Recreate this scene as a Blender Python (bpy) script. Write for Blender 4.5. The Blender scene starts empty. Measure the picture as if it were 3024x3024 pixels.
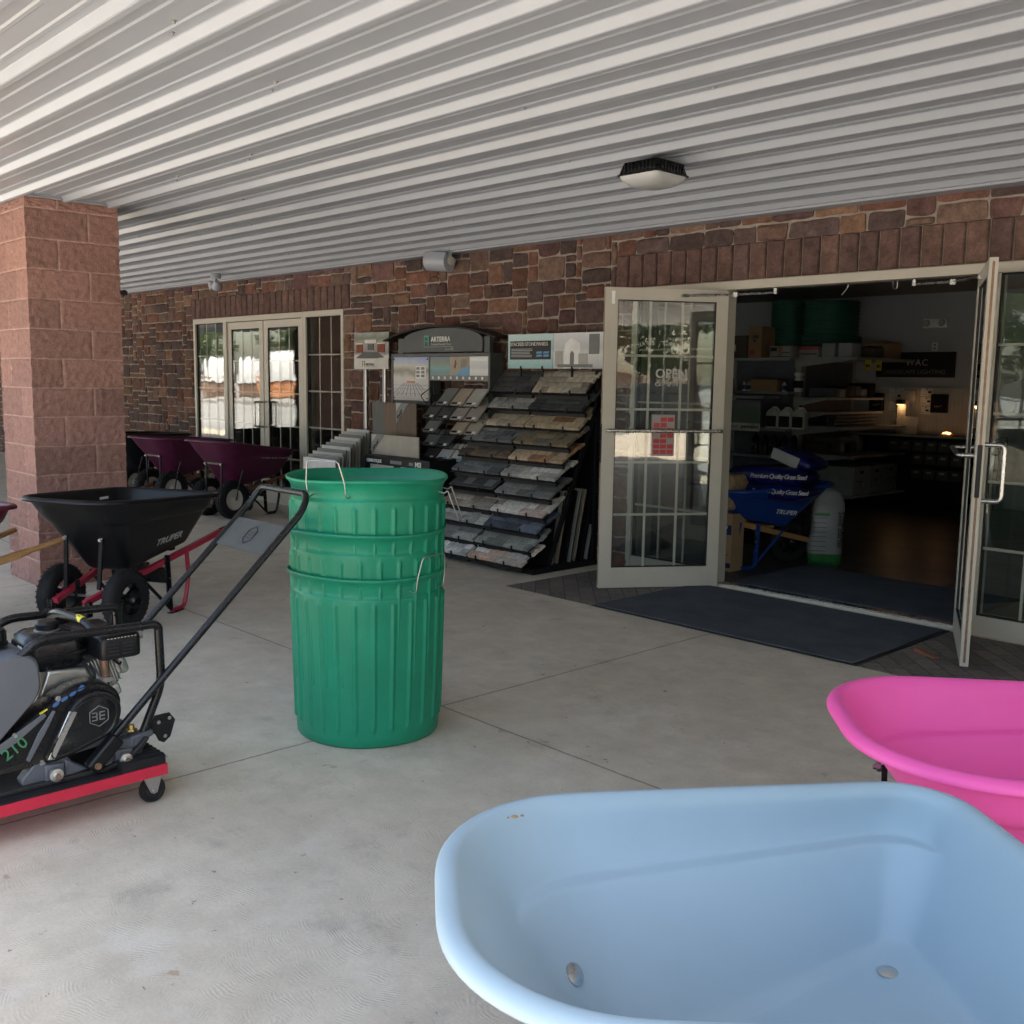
import bpy, bmesh, math, random
from math import sin, cos, pi, radians, sqrt, atan2, hypot
from mathutils import Vector, Matrix, noise
random.seed(7)
S = bpy.context.scene
COL = S.collection

# ------------------------------------------------------------------ camera, light, exposure
cam_d = bpy.data.cameras.new("camera"); cam = bpy.data.objects.new("camera", cam_d); COL.objects.link(cam)
cam_d.sensor_width = 36; cam_d.lens = 36 * 2987.8 / 3024; cam_d.clip_end = 800; cam_d.clip_start = 0.02
_yaw, _pit, _rol = 0.7605, 0.1290, 0.0152
F0 = Vector((-cos(_yaw), sin(_yaw), 0)); R0 = Vector((sin(_yaw), cos(_yaw), 0))
Fv = F0 * cos(_pit) - Vector((0, 0, 1)) * sin(_pit); Uv = F0 * sin(_pit) + Vector((0, 0, 1)) * cos(_pit)
Rc = R0 * cos(_rol) + Uv * sin(_rol); Uc = -R0 * sin(_rol) + Uv * cos(_rol)
M = Matrix((Rc, Uc, -Fv)).transposed().to_4x4(); M.translation = (0, 0, 1.51)
cam.matrix_world = M
S.camera = cam

SUN_EL, SUN_DIR = 66.0, Vector((0.90, 0.43, 0)).normalized()
w = bpy.data.worlds.new("World"); S.world = w; w.use_nodes = True
nt = w.node_tree; nt.nodes.clear()
sky = nt.nodes.new("ShaderNodeTexSky"); sky.sky_type = 'NISHITA'; sky.sun_disc = False
sky.sun_elevation = radians(SUN_EL); sky.sun_rotation = atan2(SUN_DIR.x, SUN_DIR.y)
sky.dust_density = 2.5; sky.air_density = 1.0; sky.ozone_density = 1.0
bg = nt.nodes.new("ShaderNodeBackground"); bg.inputs[1].default_value = 0.15
wo = nt.nodes.new("ShaderNodeOutputWorld")
nt.links.new(sky.outputs[0], bg.inputs[0]); nt.links.new(bg.outputs[0], wo.inputs[0])
sl = bpy.data.lights.new("sun", 'SUN'); sl.energy = 4.8; sl.angle = radians(0.5); sl.color = (1, 0.95, 0.88)
so = bpy.data.objects.new("sun", sl); COL.objects.link(so)
sd = Vector((SUN_DIR.x * cos(radians(SUN_EL)), SUN_DIR.y * cos(radians(SUN_EL)), sin(radians(SUN_EL))))
so.rotation_euler = sd.to_track_quat('Z', 'Y').to_euler()
S.view_settings.view_transform = 'Standard'; S.view_settings.look = 'None'
S.view_settings.exposure = 2.38; S.view_settings.gamma = 1
S.view_settings.use_white_balance = True; S.view_settings.white_balance_temperature = 7600; S.view_settings.white_balance_tint = 8
S.cycles.max_bounces = 10; S.cycles.diffuse_bounces = 6; S.cycles.glossy_bounces = 5
S.cycles.transparent_max_bounces = 14
S.cycles.sample_clamp_indirect = 8

# ------------------------------------------------------------------ materials
MATS = {}
def nodes(name):
    m = bpy.data.materials.new(name); m.use_nodes = True; t = m.node_tree
    b = t.nodes["Principled BSDF"]; MATS[name] = m
    return m, t, b
def N(t, typ, **kw):
    n = t.nodes.new(typ)
    for k, v in kw.items():
        if k.startswith('i_'): n.inputs[int(k[2:])].default_value = v
        else: setattr(n, k, v)
    return n
def math_(t, op, a, b=None, clamp=False):
    n = t.nodes.new("ShaderNodeMath"); n.operation = op; n.use_clamp = clamp
    for i, v in enumerate((a, b)):
        if v is None: continue
        if hasattr(v, 'links'): t.links.new(v, n.inputs[i])
        else: n.inputs[i].default_value = v
    return n.outputs[0]
def mix(t, fac, a, b, typ='MIX'):
    n = t.nodes.new("ShaderNodeMix"); n.data_type = 'RGBA'; n.blend_type = typ
    for s, v in ((n.inputs[0], fac), (n.inputs[6], a), (n.inputs[7], b)):
        if hasattr(v, 'links'): t.links.new(v, s)
        else: s.default_value = v if not isinstance(v, tuple) or len(v) == 4 else (*v, 1)
    return n.outputs[2]
def ramp(t, x, stops):
    n = t.nodes.new("ShaderNodeValToRGB"); e = n.color_ramp.elements
    while len(e) < len(stops): e.new(0.5)
    for q, (p, c) in zip(e, stops): q.position = p; q.color = (*c, 1) if len(c) == 3 else c
    t.links.new(x, n.inputs[0]); return n.outputs[0]
def coord(t, which='Object', scale=(1, 1, 1), rot=(0, 0, 0), loc=(0, 0, 0)):
    tc = t.nodes.new("ShaderNodeTexCoord"); mp = t.nodes.new("ShaderNodeMapping")
    mp.inputs['Scale'].default_value = scale; mp.inputs['Rotation'].default_value = rot; mp.inputs['Location'].default_value = loc
    t.links.new(tc.outputs[which], mp.inputs[0]); return mp.outputs[0]
def noise_(t, vec, scale, detail=4, rough=.6, out=0):
    n = t.nodes.new("ShaderNodeTexNoise"); n.inputs['Scale'].default_value = scale
    n.inputs['Detail'].default_value = detail; n.inputs['Roughness'].default_value = rough
    t.links.new(vec, n.inputs['Vector']); return n.outputs[out]
def bump(t, b, h, strength=.3, dist=.01):
    n = t.nodes.new("ShaderNodeBump"); n.inputs['Strength'].default_value = strength; n.inputs['Distance'].default_value = dist
    t.links.new(h, n.inputs['Height']); t.links.new(n.outputs[0], b.inputs['Normal']); return n
def mat(name, col, rough=.5, metal=0., var=.12, nscale=8., bumpv=.08, bscale=60., spec=.5, rv=.1, coat=0.):
    """general procedural surface: base colour with soft mottling, uneven gloss and fine relief"""
    if name in MATS: return MATS[name]
    m, t, b = nodes(name)
    v = coord(t)
    n1 = noise_(t, v, nscale, 5)
    dark = tuple(c * (1 - var) for c in col); lite = tuple(min(1, c * (1 + var)) for c in col)
    c = ramp(t, n1, [(0.3, dark), (0.7, lite)]); t.links.new(c, b.inputs['Base Color'])
    n2 = noise_(t, v, nscale * 2.3, 3)
    r = math_(t, 'MULTIPLY_ADD', n2, rv * 2); r.node.inputs[2].default_value = max(0.02, rough - rv)
    t.links.new(r, b.inputs['Roughness'])
    b.inputs['Metallic'].default_value = metal; b.inputs['Specular IOR Level'].default_value = spec
    b.inputs['Coat Weight'].default_value = coat
    if bumpv: bump(t, b, noise_(t, v, bscale, 3), bumpv, .004)
    return m

def glass_mat():
    m, t, b = nodes('glass'); t.nodes.remove(b)
    out = t.nodes["Material Output"]
    tr = N(t, "ShaderNodeBsdfTransparent"); tr.inputs[0].default_value = (.80, .84, .83, 1)
    gl = N(t, "ShaderNodeBsdfGlossy"); gl.inputs['Roughness'].default_value = .012; gl.inputs[0].default_value = (1, 1, 1, 1)
    ge = N(t, "ShaderNodeNewGeometry"); dt = N(t, "ShaderNodeVectorMath"); dt.operation = 'DOT_PRODUCT'; t.links.new(ge.outputs['Normal'], dt.inputs[0]); t.links.new(ge.outputs['Incoming'], dt.inputs[1])
    om = math_(t, 'SUBTRACT', 1.0, math_(t, 'ABSOLUTE', dt.outputs['Value'])); p5 = math_(t, 'POWER', om, 5.0)
    v = coord(t, scale=(1, 1, .55)); bp = N(t, "ShaderNodeBump"); bp.inputs['Strength'].default_value = .05; bp.inputs['Distance'].default_value = .02
    t.links.new(noise_(t, v, 5, 1), bp.inputs['Height']); t.links.new(bp.outputs[0], gl.inputs['Normal'])
    f = math_(t, 'MULTIPLY_ADD', p5, 1.5, True); f.node.inputs[2].default_value = .075
    mx = N(t, "ShaderNodeMixShader"); t.links.new(f, mx.inputs[0]); t.links.new(tr.outputs[0], mx.inputs[1]); t.links.new(gl.outputs[0], mx.inputs[2])
    t.links.new(mx.outputs[0], out.inputs[0]); return m
glass_mat()

def concrete_mat():
    m, t, b = nodes('concrete')
    v = coord(t)
    big = noise_(t, v, 1.1, 5); mid = noise_(t, v, 6, 6, .65); fine = noise_(t, v, 90, 3)
    base = ramp(t, big, [(.3, (.53, .463, .375)), (.7, (.655, .582, .485))])
    base = mix(t, .55, base, ramp(t, mid, [(.3, (.74, .73, .71)), (.7, (1.12, 1.12, 1.12))]), 'MULTIPLY')
    base = mix(t, .5, base, ramp(t, fine, [(.3, (.86, .85, .84)), (.7, (1.10, 1.10, 1.10))]), 'MULTIPLY')
    # swirl trowel marks: concentric arcs about the centres of irregular patches
    wv = N(t, "ShaderNodeVectorMath"); wv.operation = 'MULTIPLY_ADD'; wv.inputs[1].default_value = (.25, .25, 0); t.links.new(noise_(t, v, 2.5, 2, .5, 1), wv.inputs[0]); t.links.new(v, wv.inputs[2])
    vo = N(t, "ShaderNodeTexVoronoi", feature='F1'); vo.inputs['Scale'].default_value = 2.6; t.links.new(wv.outputs[0], vo.inputs['Vector'])
    sb = N(t, "ShaderNodeVectorMath"); sb.operation = 'SUBTRACT'; t.links.new(wv.outputs[0], sb.inputs[0]); t.links.new(vo.outputs['Position'], sb.inputs[1])
    ad = N(t, "ShaderNodeVectorMath"); ad.operation = 'ADD'; t.links.new(sb.outputs[0], ad.inputs[0]); ad.inputs[1].default_value = (.10, -.24, 0)
    sc = N(t, "ShaderNodeVectorMath"); sc.operation = 'MULTIPLY'; t.links.new(ad.outputs[0], sc.inputs[0]); sc.inputs[1].default_value = (1, 1, 0)
    le = N(t, "ShaderNodeVectorMath"); le.operation = 'LENGTH'; t.links.new(sc.outputs[0], le.inputs[0])
    jig = noise_(t, v, 22, 3)
    ph = math_(t, 'MULTIPLY_ADD', jig, 9.0); t.links.new(math_(t, 'MULTIPLY_ADD', le.outputs['Value'], 620.0), ph.node.inputs[2]); t.links.new(math_(t, 'MULTIPLY', noise_(t, v, 120, 2), 5.0), ph.node.inputs[2].links[0].from_node.inputs[2])
    arcs = math_(t, 'SINE', ph)
    msk = ramp(t, noise_(t, v, 14, 3), [(.46, (0, 0, 0)), (.66, (1, 1, 1))])
    arcm = math_(t, 'MULTIPLY', arcs, msk)
    base = mix(t, math_(t, 'MULTIPLY', math_(t, 'MAXIMUM', arcm, 0.0), .11), base, (.20, .19, .175), 'MIX')
    sm = noise_(t, coord(t, loc=(4, 1, 0), scale=(1, 2.6, 1), rot=(0, 0, .6)), 5.0, 7, .72)
    base = mix(t, ramp(t, sm, [(.58, (0, 0, 0)), (.74, (.45, .45, .45))]), base, (.30, .27, .235))
    lt = noise_(t, coord(t, loc=(14, 5, 0)), 2.2, 7, .7)
    base = mix(t, ramp(t, lt, [(.55, (0, 0, 0)), (.75, (.55, .55, .55))]), base, (.70, .66, .60))
    # stains: dark specks, rusty spots
    sp = noise_(t, v, 15, 5, .72)
    base = mix(t, ramp(t, sp, [(.672, (0, 0, 0)), (.688, (.8, .8, .8))]), base, (.10, .095, .09))
    rs = noise_(t, coord(t, loc=(7, 3, 0)), 6.5, 5, .72)
    base = mix(t, ramp(t, rs, [(.655, (0, 0, 0)), (.69, (.5, .5, .5))]), base, (.32, .17, .08))
    st = noise_(t, coord(t, loc=(2, 9, 0)), 3.0, 6, .7)
    base = mix(t, ramp(t, st, [(.58, (0, 0, 0)), (.75, (.45, .45, .45))]), base, (.21, .195, .17))
    # saw-cut joints on a fixed grid
    sx = N(t, "ShaderNodeSeparateXYZ"); t.links.new(v, sx.inputs[0])
    wob = math_(t, 'MULTIPLY', math_(t, 'SUBTRACT', noise_(t, v, 9, 4), .5), .012)
    def joint(o, period, off):
        a = math_(t, 'ADD', math_(t, 'ADD', o, wob), -off)
        a = math_(t, 'PINGPONG', a, period / 2)
        return ramp(t, math_(t, 'ADD', a, math_(t, 'MULTIPLY', math_(t, 'SUBTRACT', noise_(t, v, 40, 4, .8), .5), .010)), [(.0036, (1, 1, 1)), (.0075, (0, 0, 0))])
    j = math_(t, 'MAXIMUM', joint(sx.outputs[0], 4.07, -3.524), joint(sx.outputs[1], 4.3, 2.917))
    inner = math_(t, 'LESS_THAN', sx.outputs[1], 5.3)
    base = mix(t, math_(t, 'MULTIPLY', j, .6), base, (.11, .10, .09))
    t.links.new(base, b.inputs['Base Color']); b.inputs['Roughness'].default_value = .82; b.inputs['Specular IOR Level'].default_value = .3
    h = math_(t, 'ADD', math_(t, 'MULTIPLY', arcm, .35), math_(t, 'MULTIPLY', fine, .5))
    h = math_(t, 'SUBTRACT', h, math_(t, 'MULTIPLY', j, 3.0))
    bump(t, b, h, .30, .004); return m
concrete_mat()

def attr_mat(name, rough, bscale, bstr, var=.25, nscale=14, dist=.01):
    """stone or block: own colour per unit (colour attribute), mottled, rough"""
    m, t, b = nodes(name)
    at = N(t, "ShaderNodeAttribute", attribute_name='Col'); v = coord(t)
    n = noise_(t, v, nscale, 6, .7); n2 = noise_(t, v, nscale * 5, 4)
    c = mix(t, 1, at.outputs['Color'], ramp(t, n, [(.28, (1 - var * 1.6,) * 3), (.72, (1 + var,) * 3)]), 'MULTIPLY')
    c = mix(t, .8, c, ramp(t, n2, [(.3, (.8, .8, .8)), (.75, (1.2, 1.2, 1.2))]), 'MULTIPLY')
    t.links.new(c, b.inputs['Base Color']); b.inputs['Roughness'].default_value = rough; b.inputs['Specular IOR Level'].default_value = .3
    h = math_(t, 'ADD', noise_(t, v, bscale, 6, .65), math_(t, 'MULTIPLY', n2, .6)); bump(t, b, h, bstr, dist); return m
attr_mat('stone', .85, 30, .75, .32)
attr_mat('split_block', .9, 55, .8, .16, 20, .008)
attr_mat('sample_stone', .7, 26, .7, .3, 24, .01)
attr_mat('foliage', .6, 5, .05, .3, 3)
m = MATS['foliage']; m.node_tree.nodes['Principled BSDF'].inputs['Transmission Weight'].default_value = 0

def paver_mat():
    m, t, b = nodes('pavers'); v = coord(t, rot=(0, 0, radians(45)))
    br = N(t, "ShaderNodeTexBrick"); t.links.new(v, br.inputs['Vector'])
    br.inputs['Scale'].default_value = 1; br.inputs['Brick Width'].default_value = .21; br.inputs['Row Height'].default_value = .105
    br.inputs['Mortar Size'].default_value = .0035; br.inputs['Mortar Smooth'].default_value = .4; br.inputs['Color1'].default_value = (.115, .100, .092, 1)
    br.inputs['Color2'].default_value = (.185, .155, .138, 1); br.inputs['Mortar'].default_value = (.035, .032, .03, 1)
    c = mix(t, .7, br.outputs[0], ramp(t, noise_(t, v, 30, 5), [(.3, (.65, .65, .65)), (.7, (1.3, 1.3, 1.3))]), 'MULTIPLY')
    t.links.new(c, b.inputs['Base Color']); b.inputs['Roughness'].default_value = .85
    bump(t, b, math_(t, 'SUBTRACT', noise_(t, v, 60, 4), br.outputs[1]), .6, .006)
paver_mat()
def carpet_mat():
    m, t, b = nodes('carpet'); v = coord(t)
    n = noise_(t, v, 420, 2); n2 = noise_(t, v, 4, 4)
    c = mix(t, .6, ramp(t, n, [(.3, (.045, .050, .062)), (.7, (.13, .14, .165))]), ramp(t, n2, [(.3, (.75, .75, .75)), (.7, (1.3, 1.3, 1.3))]), 'MULTIPLY')
    t.links.new(c, b.inputs['Base Color']); b.inputs['Roughness'].default_value = .95; b.inputs['Specular IOR Level'].default_value = .1
    bump(t, b, n, .9, .004)
carpet_mat()
def lot_mat():
    m, t, b = nodes('lot'); v = coord(t)
    c = ramp(t, noise_(t, v, .25, 6), [(.3, (.25, .25, .245)), (.7, (.37, .365, .36))])
    c = mix(t, .6, c, ramp(t, noise_(t, v, 12, 5), [(.3, (.75, .75, .75)), (.7, (1.2, 1.2, 1.2))]), 'MULTIPLY')
    t.links.new(c, b.inputs['Base Color']); b.inputs['Roughness'].default_value = .9
lot_mat()
def wood_mat(name, c0, c1, rough=.5):
    m, t, b = nodes(name); v = coord(t, scale=(3, 30, 30))
    n = noise_(t, v, 2.2, 6, .7); t.links.new(ramp(t, n, [(.3, c0), (.7, c1)]), b.inputs['Base Color']); b.inputs['Roughness'].default_value = rough
    bump(t, b, n, .2, .003)
wood_mat('oak', (.30, .145, .055), (.48, .26, .11)); wood_mat('redwood', (.13, .05, .028), (.24, .10, .055))
def wood_v(name, c0, c1):
    m, t, b = nodes(name); v = coord(t, scale=(34, 34, 2.5)); n = noise_(t, v, 1.4, 7, .7)
    t.links.new(ramp(t, n, [(.3, c0), (.7, c1)]), b.inputs['Base Color']); b.inputs['Roughness'].default_value = .6
wood_v('plank_grey', (.06, .062, .06), (.11, .11, .105)); wood_v('plank_brown', (.085, .05, .032), (.17, .105, .068)); wood_v('plank_dark', (.06, .036, .022), (.135, .085, .055))
def scene_pic(name, stops, scale=3, stretch=(1, 1, 1), rough=.35):
    """printed picture: colour fields by height with soft shapes"""
    m, t, b = nodes(name); v = coord(t, scale=stretch); sx = N(t, "ShaderNodeSeparateXYZ"); t.links.new(coord(t, 'Generated'), sx.inputs[0])
    n = noise_(t, v, scale, 5, .6)
    h = math_(t, 'ADD', sx.outputs[2], math_(t, 'MULTIPLY', math_(t, 'SUBTRACT', n, .5), .35))
    t.links.new(ramp(t, h, stops), b.inputs['Base Color']); b.inputs['Roughness'].default_value = rough
scene_pic('pic_patio', [(0, (.30, .28, .29)), (.35, (.45, .44, .45)), (.55, (.50, .48, .46)), (.68, (.22, .20, .15)), (.8, (.50, .48, .45)), (1, (.25, .32, .55))], 7)
scene_pic('pic_pool', [(0, (.10, .30, .26)), (.3, (.08, .20, .20)), (.5, (.09, .28, .33)), (.7, (.16, .20, .12)), (1, (.10, .15, .22))], 14)
scene_pic('pic_stone', [(0, (.20, .42, .44)), (.45, (.42, .60, .62)), (.55, (.30, .50, .52)), (1, (.50, .66, .66))], 9, (2, 1, 6))
scene_pic('pic_white', [(0, (.42, .45, .47)), (.4, (.62, .63, .62)), (.6, (.5, .52, .54)), (1, (.66, .68, .7))], 12, (2, 1, 2))
scene_pic('pic_grey', [(0, (.55, .52, .54)), (.35, (.60, .57, .58)), (.45, (.18, .16, .16)), (.7, (.30, .27, .26)), (.85, (.14, .17, .11)), (1, (.28, .30, .28))], 8)
scene_pic('pic_green', [(0, (.03, .10, .05)), (.6, (.02, .07, .04)), (.8, (.05, .06, .1)), (1, (.02, .03, .05))], 12)

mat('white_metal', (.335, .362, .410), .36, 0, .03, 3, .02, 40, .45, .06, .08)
mat('screw_metal', (.30, .30, .30), .4, .5)
mat('cream_metal', (.50, .465, .395), .42, 0, .05, 5, .04, 80)
mat('cream_bar', (.52, .49, .42), .5)
mat('steel', (.55, .55, .54), .28, 1, .08, 10, .04, 120)
mat('zinc', (.45, .45, .44), .38, 1, .1, 20)
mat('brass', (.62, .47, .20), .35, 1, .12, 30)
mat('black_plastic', (.0065, .007, .0085), .36, 0, .2, 6, .08, 120, .3)
mat('black_paint', (.007, .0075, .009), .28, 0, .15, 8, .03, 60, .34, .05, .03)
mat('black_matte', (.012, .012, .013), .7)
mat('rubber', (.013, .013, .015), .7, 0, .25, 10, .3, 50, .3)
mat('red_paint', (.36, .018, .045), .35, 0, .08, 10, .04)
mat('dolly_red', (.56, .018, .05), .42, 0, .08, 12, .06)
mat('maroon', (.080, .006, .038), .40, 0, .12, 4, .05, 90)
mat('burgundy', (.10, .012, .030), .36, 0, .12, 4, .05, 90)
mat('sky_blue', (.335, .45, .52), .44, 0, .035, 3, .05, 160, .4)
mat('pink', (.94, .115, .42), .44, 0, .035, 3, .05, 160, .4)
mat('royal_blue', (.006, .045, .23), .4, 0, .1, 4)
mat('bright_green', (.001, .225, .125), .40, 0, .12, 5, .35, 14, .34, .08)
mat('deep_green', (.008, .12, .085), .5, 0, .2, 8)
mat('slate_grey', (.098, .108, .124), .62, 0, .08, 6, .15, 90)
mat('casting_grey', (.095, .105, .125), .45, .2, .15, 15, .25, 40)
mat('aluminium', (.60, .60, .58), .34, .9, .12, 16, .15, 50)
mat('rust_steel', (.26, .16, .11), .5, .7, .3, 20)
mat('yellow_label', (.75, .62, .04), .5)
mat('white_label', (.75, .75, .74), .5)
mat('ink', (.02, .02, .022), .6)
mat('grey_ink', (.17, .175, .18), .5)
mat('teal_ink', (.05, .28, .22), .5)
mat('green_ink', (.04, .20, .09), .5)
mat('blue_label', (.04, .13, .32), .5)
mat('red_label', (.50, .05, .06), .5)
mat('silver_ink', (.42, .42, .42), .4)
mat('cream_hub', (.52, .50, .45), .5, 0, .1)
mat('charcoal', (.055, .062, .063), .5)
mat('rack_black', (.010, .010, .012), .5, spec=.22)
mat('mortar', (.29, .25, .21), .95, 0, .25, 12, .5, 60)
mat('interior_paint', (.44, .46, .49), .8, 0, .04, 1.5)
mat('interior_ceiling', (.30, .31, .32), .9)
mat('polished_floor', (.060, .062, .064), .34, 0, .3, 1.2, .02, 20, .25)
mat('shelf_metal', (.32, .335, .345), .45)
mat('shelf_back', (.12, .13, .17), .6)
mat('cardboard', (.36, .23, .125), .8, 0, .1, 9)
mat('dark_carton', (.10, .085, .07), .8)
mat('grey_carton', (.33, .34, .33), .8)
mat('white_plastic', (.8, .81, .81), .45)
mat('peg_white', (.55, .54, .50), .7)
mat('paper', (.62, .60, .56), .7)
mat('straw', (.33, .22, .13), .9, 0, .35, 40, .8, 60)
mat('bag_blue', (.005, .007, .085), .3, 0, .15, 5, .5, 12)
mat('bag_white', (.22, .225, .225), .35, 0, .1, 8, .6, 14)
mat('bag_green', (.02, .13, .035), .35, 0, .2, 8, .5, 14)
mat('brick_red', (.24, .075, .05), .9, 0, .3, 30, .4, 60)
mat('terracotta', (.56, .25, .13), .85, 0, .25, 2.5, .3, 20)
mat('umber', (.24, .15, .11), .85, 0, .25, 2.5, .3, 20)
mat('shrink_wrap', (.55, .56, .58), .3, 0, .06, 2, .5, 6)
mat('gravel', (.42, .40, .39), .95, 0, .35, 14, .8, 30)
mat('bark', (.14, .11, .085), .95, 0, .3, 10, .5, 20)
mat('kerb', (.45, .42, .38), .9)
mat('roofing', (.16, .16, .17), .8)
mat('car_white', (.75, .76, .78), .25, 0, .03, 3, 0, 1, .5, .05, .6)
mat('dark_glass', (.02, .022, .025), .08)
mat('lens_white', (.42, .43, .43), .35, 0, .03, 3, .1, 40)
mat('tag_blue', (.10, .30, .50), .5)
for nm, c in dict(tile_grey=(.17, .175, .175), tile_tan=(.36, .30, .235), tile_light=(.38, .375, .345), tile_dark=(.062, .064, .066), tile_pink=(.33, .29, .28), tile_white=(.55, .55, .54), tile_cream=(.34, .31, .265)).items():
    mat(nm, c, .55, 0, .14, 7)
mlamp, tl, bl_ = nodes('lamp_glow'); bl_.inputs['Emission Color'].default_value = (1, .55, .25, 1); bl_.inputs['Emission Strength'].default_value = .7

# ------------------------------------------------------------------ mesh helpers
class MB:
    def __init__(s): s.v = []; s.f = []; s.m = []; s.c = []; s.names = []; s.cur = 0; s.X = Matrix.Identity(4); s.col = None; s.cols = []
    def mat(s, n):
        if n not in s.names: s.names.append(n)
        s.cur = s.names.index(n); return s
    def _v(s, p): s.v.append(tuple(s.X @ Vector(p))); s.cols.append(s.col or (1, 1, 1)); return len(s.v) - 1
    def _f(s, idx): s.f.append(tuple(idx)); s.m.append(s.cur)
    def face(s, pts): s._f([s._v(p) for p in pts]); return s
    def box(s, x0, x1, y0, y1, z0, z1):
        b = [s._v(p) for p in ((x0, y0, z0), (x1, y0, z0), (x1, y1, z0), (x0, y1, z0), (x0, y0, z1), (x1, y0, z1), (x1, y1, z1), (x0, y1, z1))]
        for q in ((0, 3, 2, 1), (4, 5, 6, 7), (0, 1, 5, 4), (1, 2, 6, 5), (2, 3, 7, 6), (3, 0, 4, 7)): s._f([b[i] for i in q])
        return s
    def cbox(s, c, d, R=None):
        old = s.X; s.X = old @ Matrix.Translation(c) @ (R.to_4x4() if R is not None else Matrix.Identity(4))
        s.box(-d[0] / 2, d[0] / 2, -d[1] / 2, d[1] / 2, -d[2] / 2, d[2] / 2); s.X = old; return s
    def bar(s, p0, p1, w, h, up=(0, 0, 1)):
        p0 = Vector(p0); p1 = Vector(p1); d = (p1 - p0); L = d.length; d.normalize()
        u = Vector(up); sdir = d.cross(u).normalized(); u = sdir.cross(d).normalized()
        R = Matrix((d, -sdir, u)).transposed()
        return s.cbox((p0 + p1) / 2, (L, w, h), R)
    def loft(s, rings, closed=True, cap0=False, cap1=False):
        ids = [[s._v(p) for p in r] for r in rings]; n = len(ids[0])
        for a, b in zip(ids, ids[1:]):
            for i in range(n if closed else n - 1):
                j = (i + 1) % n; s._f((a[i], a[j], b[j], b[i]))
        if cap0: s._f(ids[0][::-1])
        if cap1: s._f(ids[-1])
        return s
    def tube(s, pts, r, seg=10, caps=True, closed=False):
        P = [Vector(p) for p in pts]; n = len(P); rings = []; up = Vector((0, 0, 1)); prev = None
        for i, p in enumerate(P):
            if closed: d = (P[(i + 1) % n] - P[i - 1])
            else: d = (P[min(i + 1, n - 1)] - P[max(i - 1, 0)])
            d.normalize()
            if prev is None:
                a = d.cross(up if abs(d.z) < .9 else Vector((1, 0, 0))).normalized()
            else:
                a = (prev - d * prev.dot(d)).normalized()
            prev = a; b = d.cross(a); rr = r[i] if isinstance(r, (list, tuple)) else r
            rings.append([p + a * rr * cos(2 * pi * k / seg) + b * rr * sin(2 * pi * k / seg) for k in range(seg)])
        if closed: rings.append(rings[0])
        return s.loft(rings, True, caps and not closed, caps and not closed)
    def cyl(s, p0, p1, r, seg=20, r1=None): return s.tube([p0, p1], [r, r if r1 is None else r1], seg)
    def lathe(s, prof, o=(0, 0, 0), axis='Z', seg=32, cap0=False, cap1=False):
        rings = []
        for r, z in prof:
            ring = []
            for k in range(seg):
                a = 2 * pi * k / seg; x, y = r * cos(a), r * sin(a)
                ring.append({'Z': (o[0] + x, o[1] + y, o[2] + z), 'Y': (o[0] + x, o[1] + z, o[2] - y), 'X': (o[0] + z, o[1] + x, o[2] + y)}[axis])
            rings.append(ring)
        return s.loft(rings, True, cap0, cap1)
    def prism(s, poly, a0, a1, axis='Y'):
        """polygon in the plane across axis, swept from a0 to a1"""
        f = {'Y': lambda p, a: (p[0], a, p[1]), 'X': lambda p, a: (a, p[0], p[1]), 'Z': lambda p, a: (p[0], p[1], a)}[axis]
        A = [s._v(f(p, a0)) for p in poly]; B = [s._v(f(p, a1)) for p in poly]; n = len(poly)
        for i in range(n): s._f((A[i], A[(i + 1) % n], B[(i + 1) % n], B[i]))
        s._f(A[::-1]); s._f(B); return s
    def build(s, name, parent=None, smooth=True, bevel=0., seg=2, sub=0, ang=35, weld=False):
        me = bpy.data.meshes.new(name); me.from_pydata(s.v, [], s.f); me.update()
        for n in s.names: me.materials.append(MATS[n])
        me.polygons.foreach_set('material_index', s.m)
        if any(c != (1, 1, 1) for c in s.cols):
            a = me.color_attributes.new('Col', 'FLOAT_COLOR', 'POINT')
            fl = []
            for c in s.cols: fl += [*c, 1]
            a.data.foreach_set('color', fl)
        bm = bmesh.new(); bm.from_mesh(me)
        if weld: bmesh.ops.remove_doubles(bm, verts=bm.verts, dist=1e-5)
        bmesh.ops.recalc_face_normals(bm, faces=bm.faces); bm.to_mesh(me); bm.free()
        if smooth:
            me.polygons.foreach_set('use_smooth', [True] * len(me.polygons)); me.set_sharp_from_angle(angle=radians(ang))
        o = bpy.data.objects.new(name, me); COL.objects.link(o)
        if parent is not None: o.parent = parent
        if bevel:
            b = o.modifiers.new('b', 'BEVEL'); b.width = bevel; b.segments = seg; b.limit_method = 'ANGLE'; b.angle_limit = radians(40); b.harden_normals = False
        if sub:
            q = o.modifiers.new('s', 'SUBSURF'); q.levels = sub; q.render_levels = sub
        return o
def tag(o, label=None, cat=None, group=None, kind=None):
    if label: o['label'] = label
    if cat: o['category'] = cat
    if group: o['group'] = group
    if kind: o['kind'] = kind
    return o
def thing(name, label, cat, loc=(0, 0, 0), rz=0, group=None):
    o = bpy.data.objects.new(name, None); COL.objects.link(o); o.location = loc; o.rotation_euler = (0, 0, rz); o.empty_display_size = .1
    return tag(o, label, cat, group)
def dup(root, loc, rz, label, group=None):
    r = root.copy(); COL.objects.link(r); r.location = loc; r.rotation_euler = (0, 0, rz); r['label'] = label
    if group: r['group'] = group
    for ch in list(root.children):
        c = ch.copy(); COL.objects.link(c); c.parent = r
        for g in list(ch.children):
            d = g.copy(); COL.objects.link(d); d.parent = c
    return r
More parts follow.
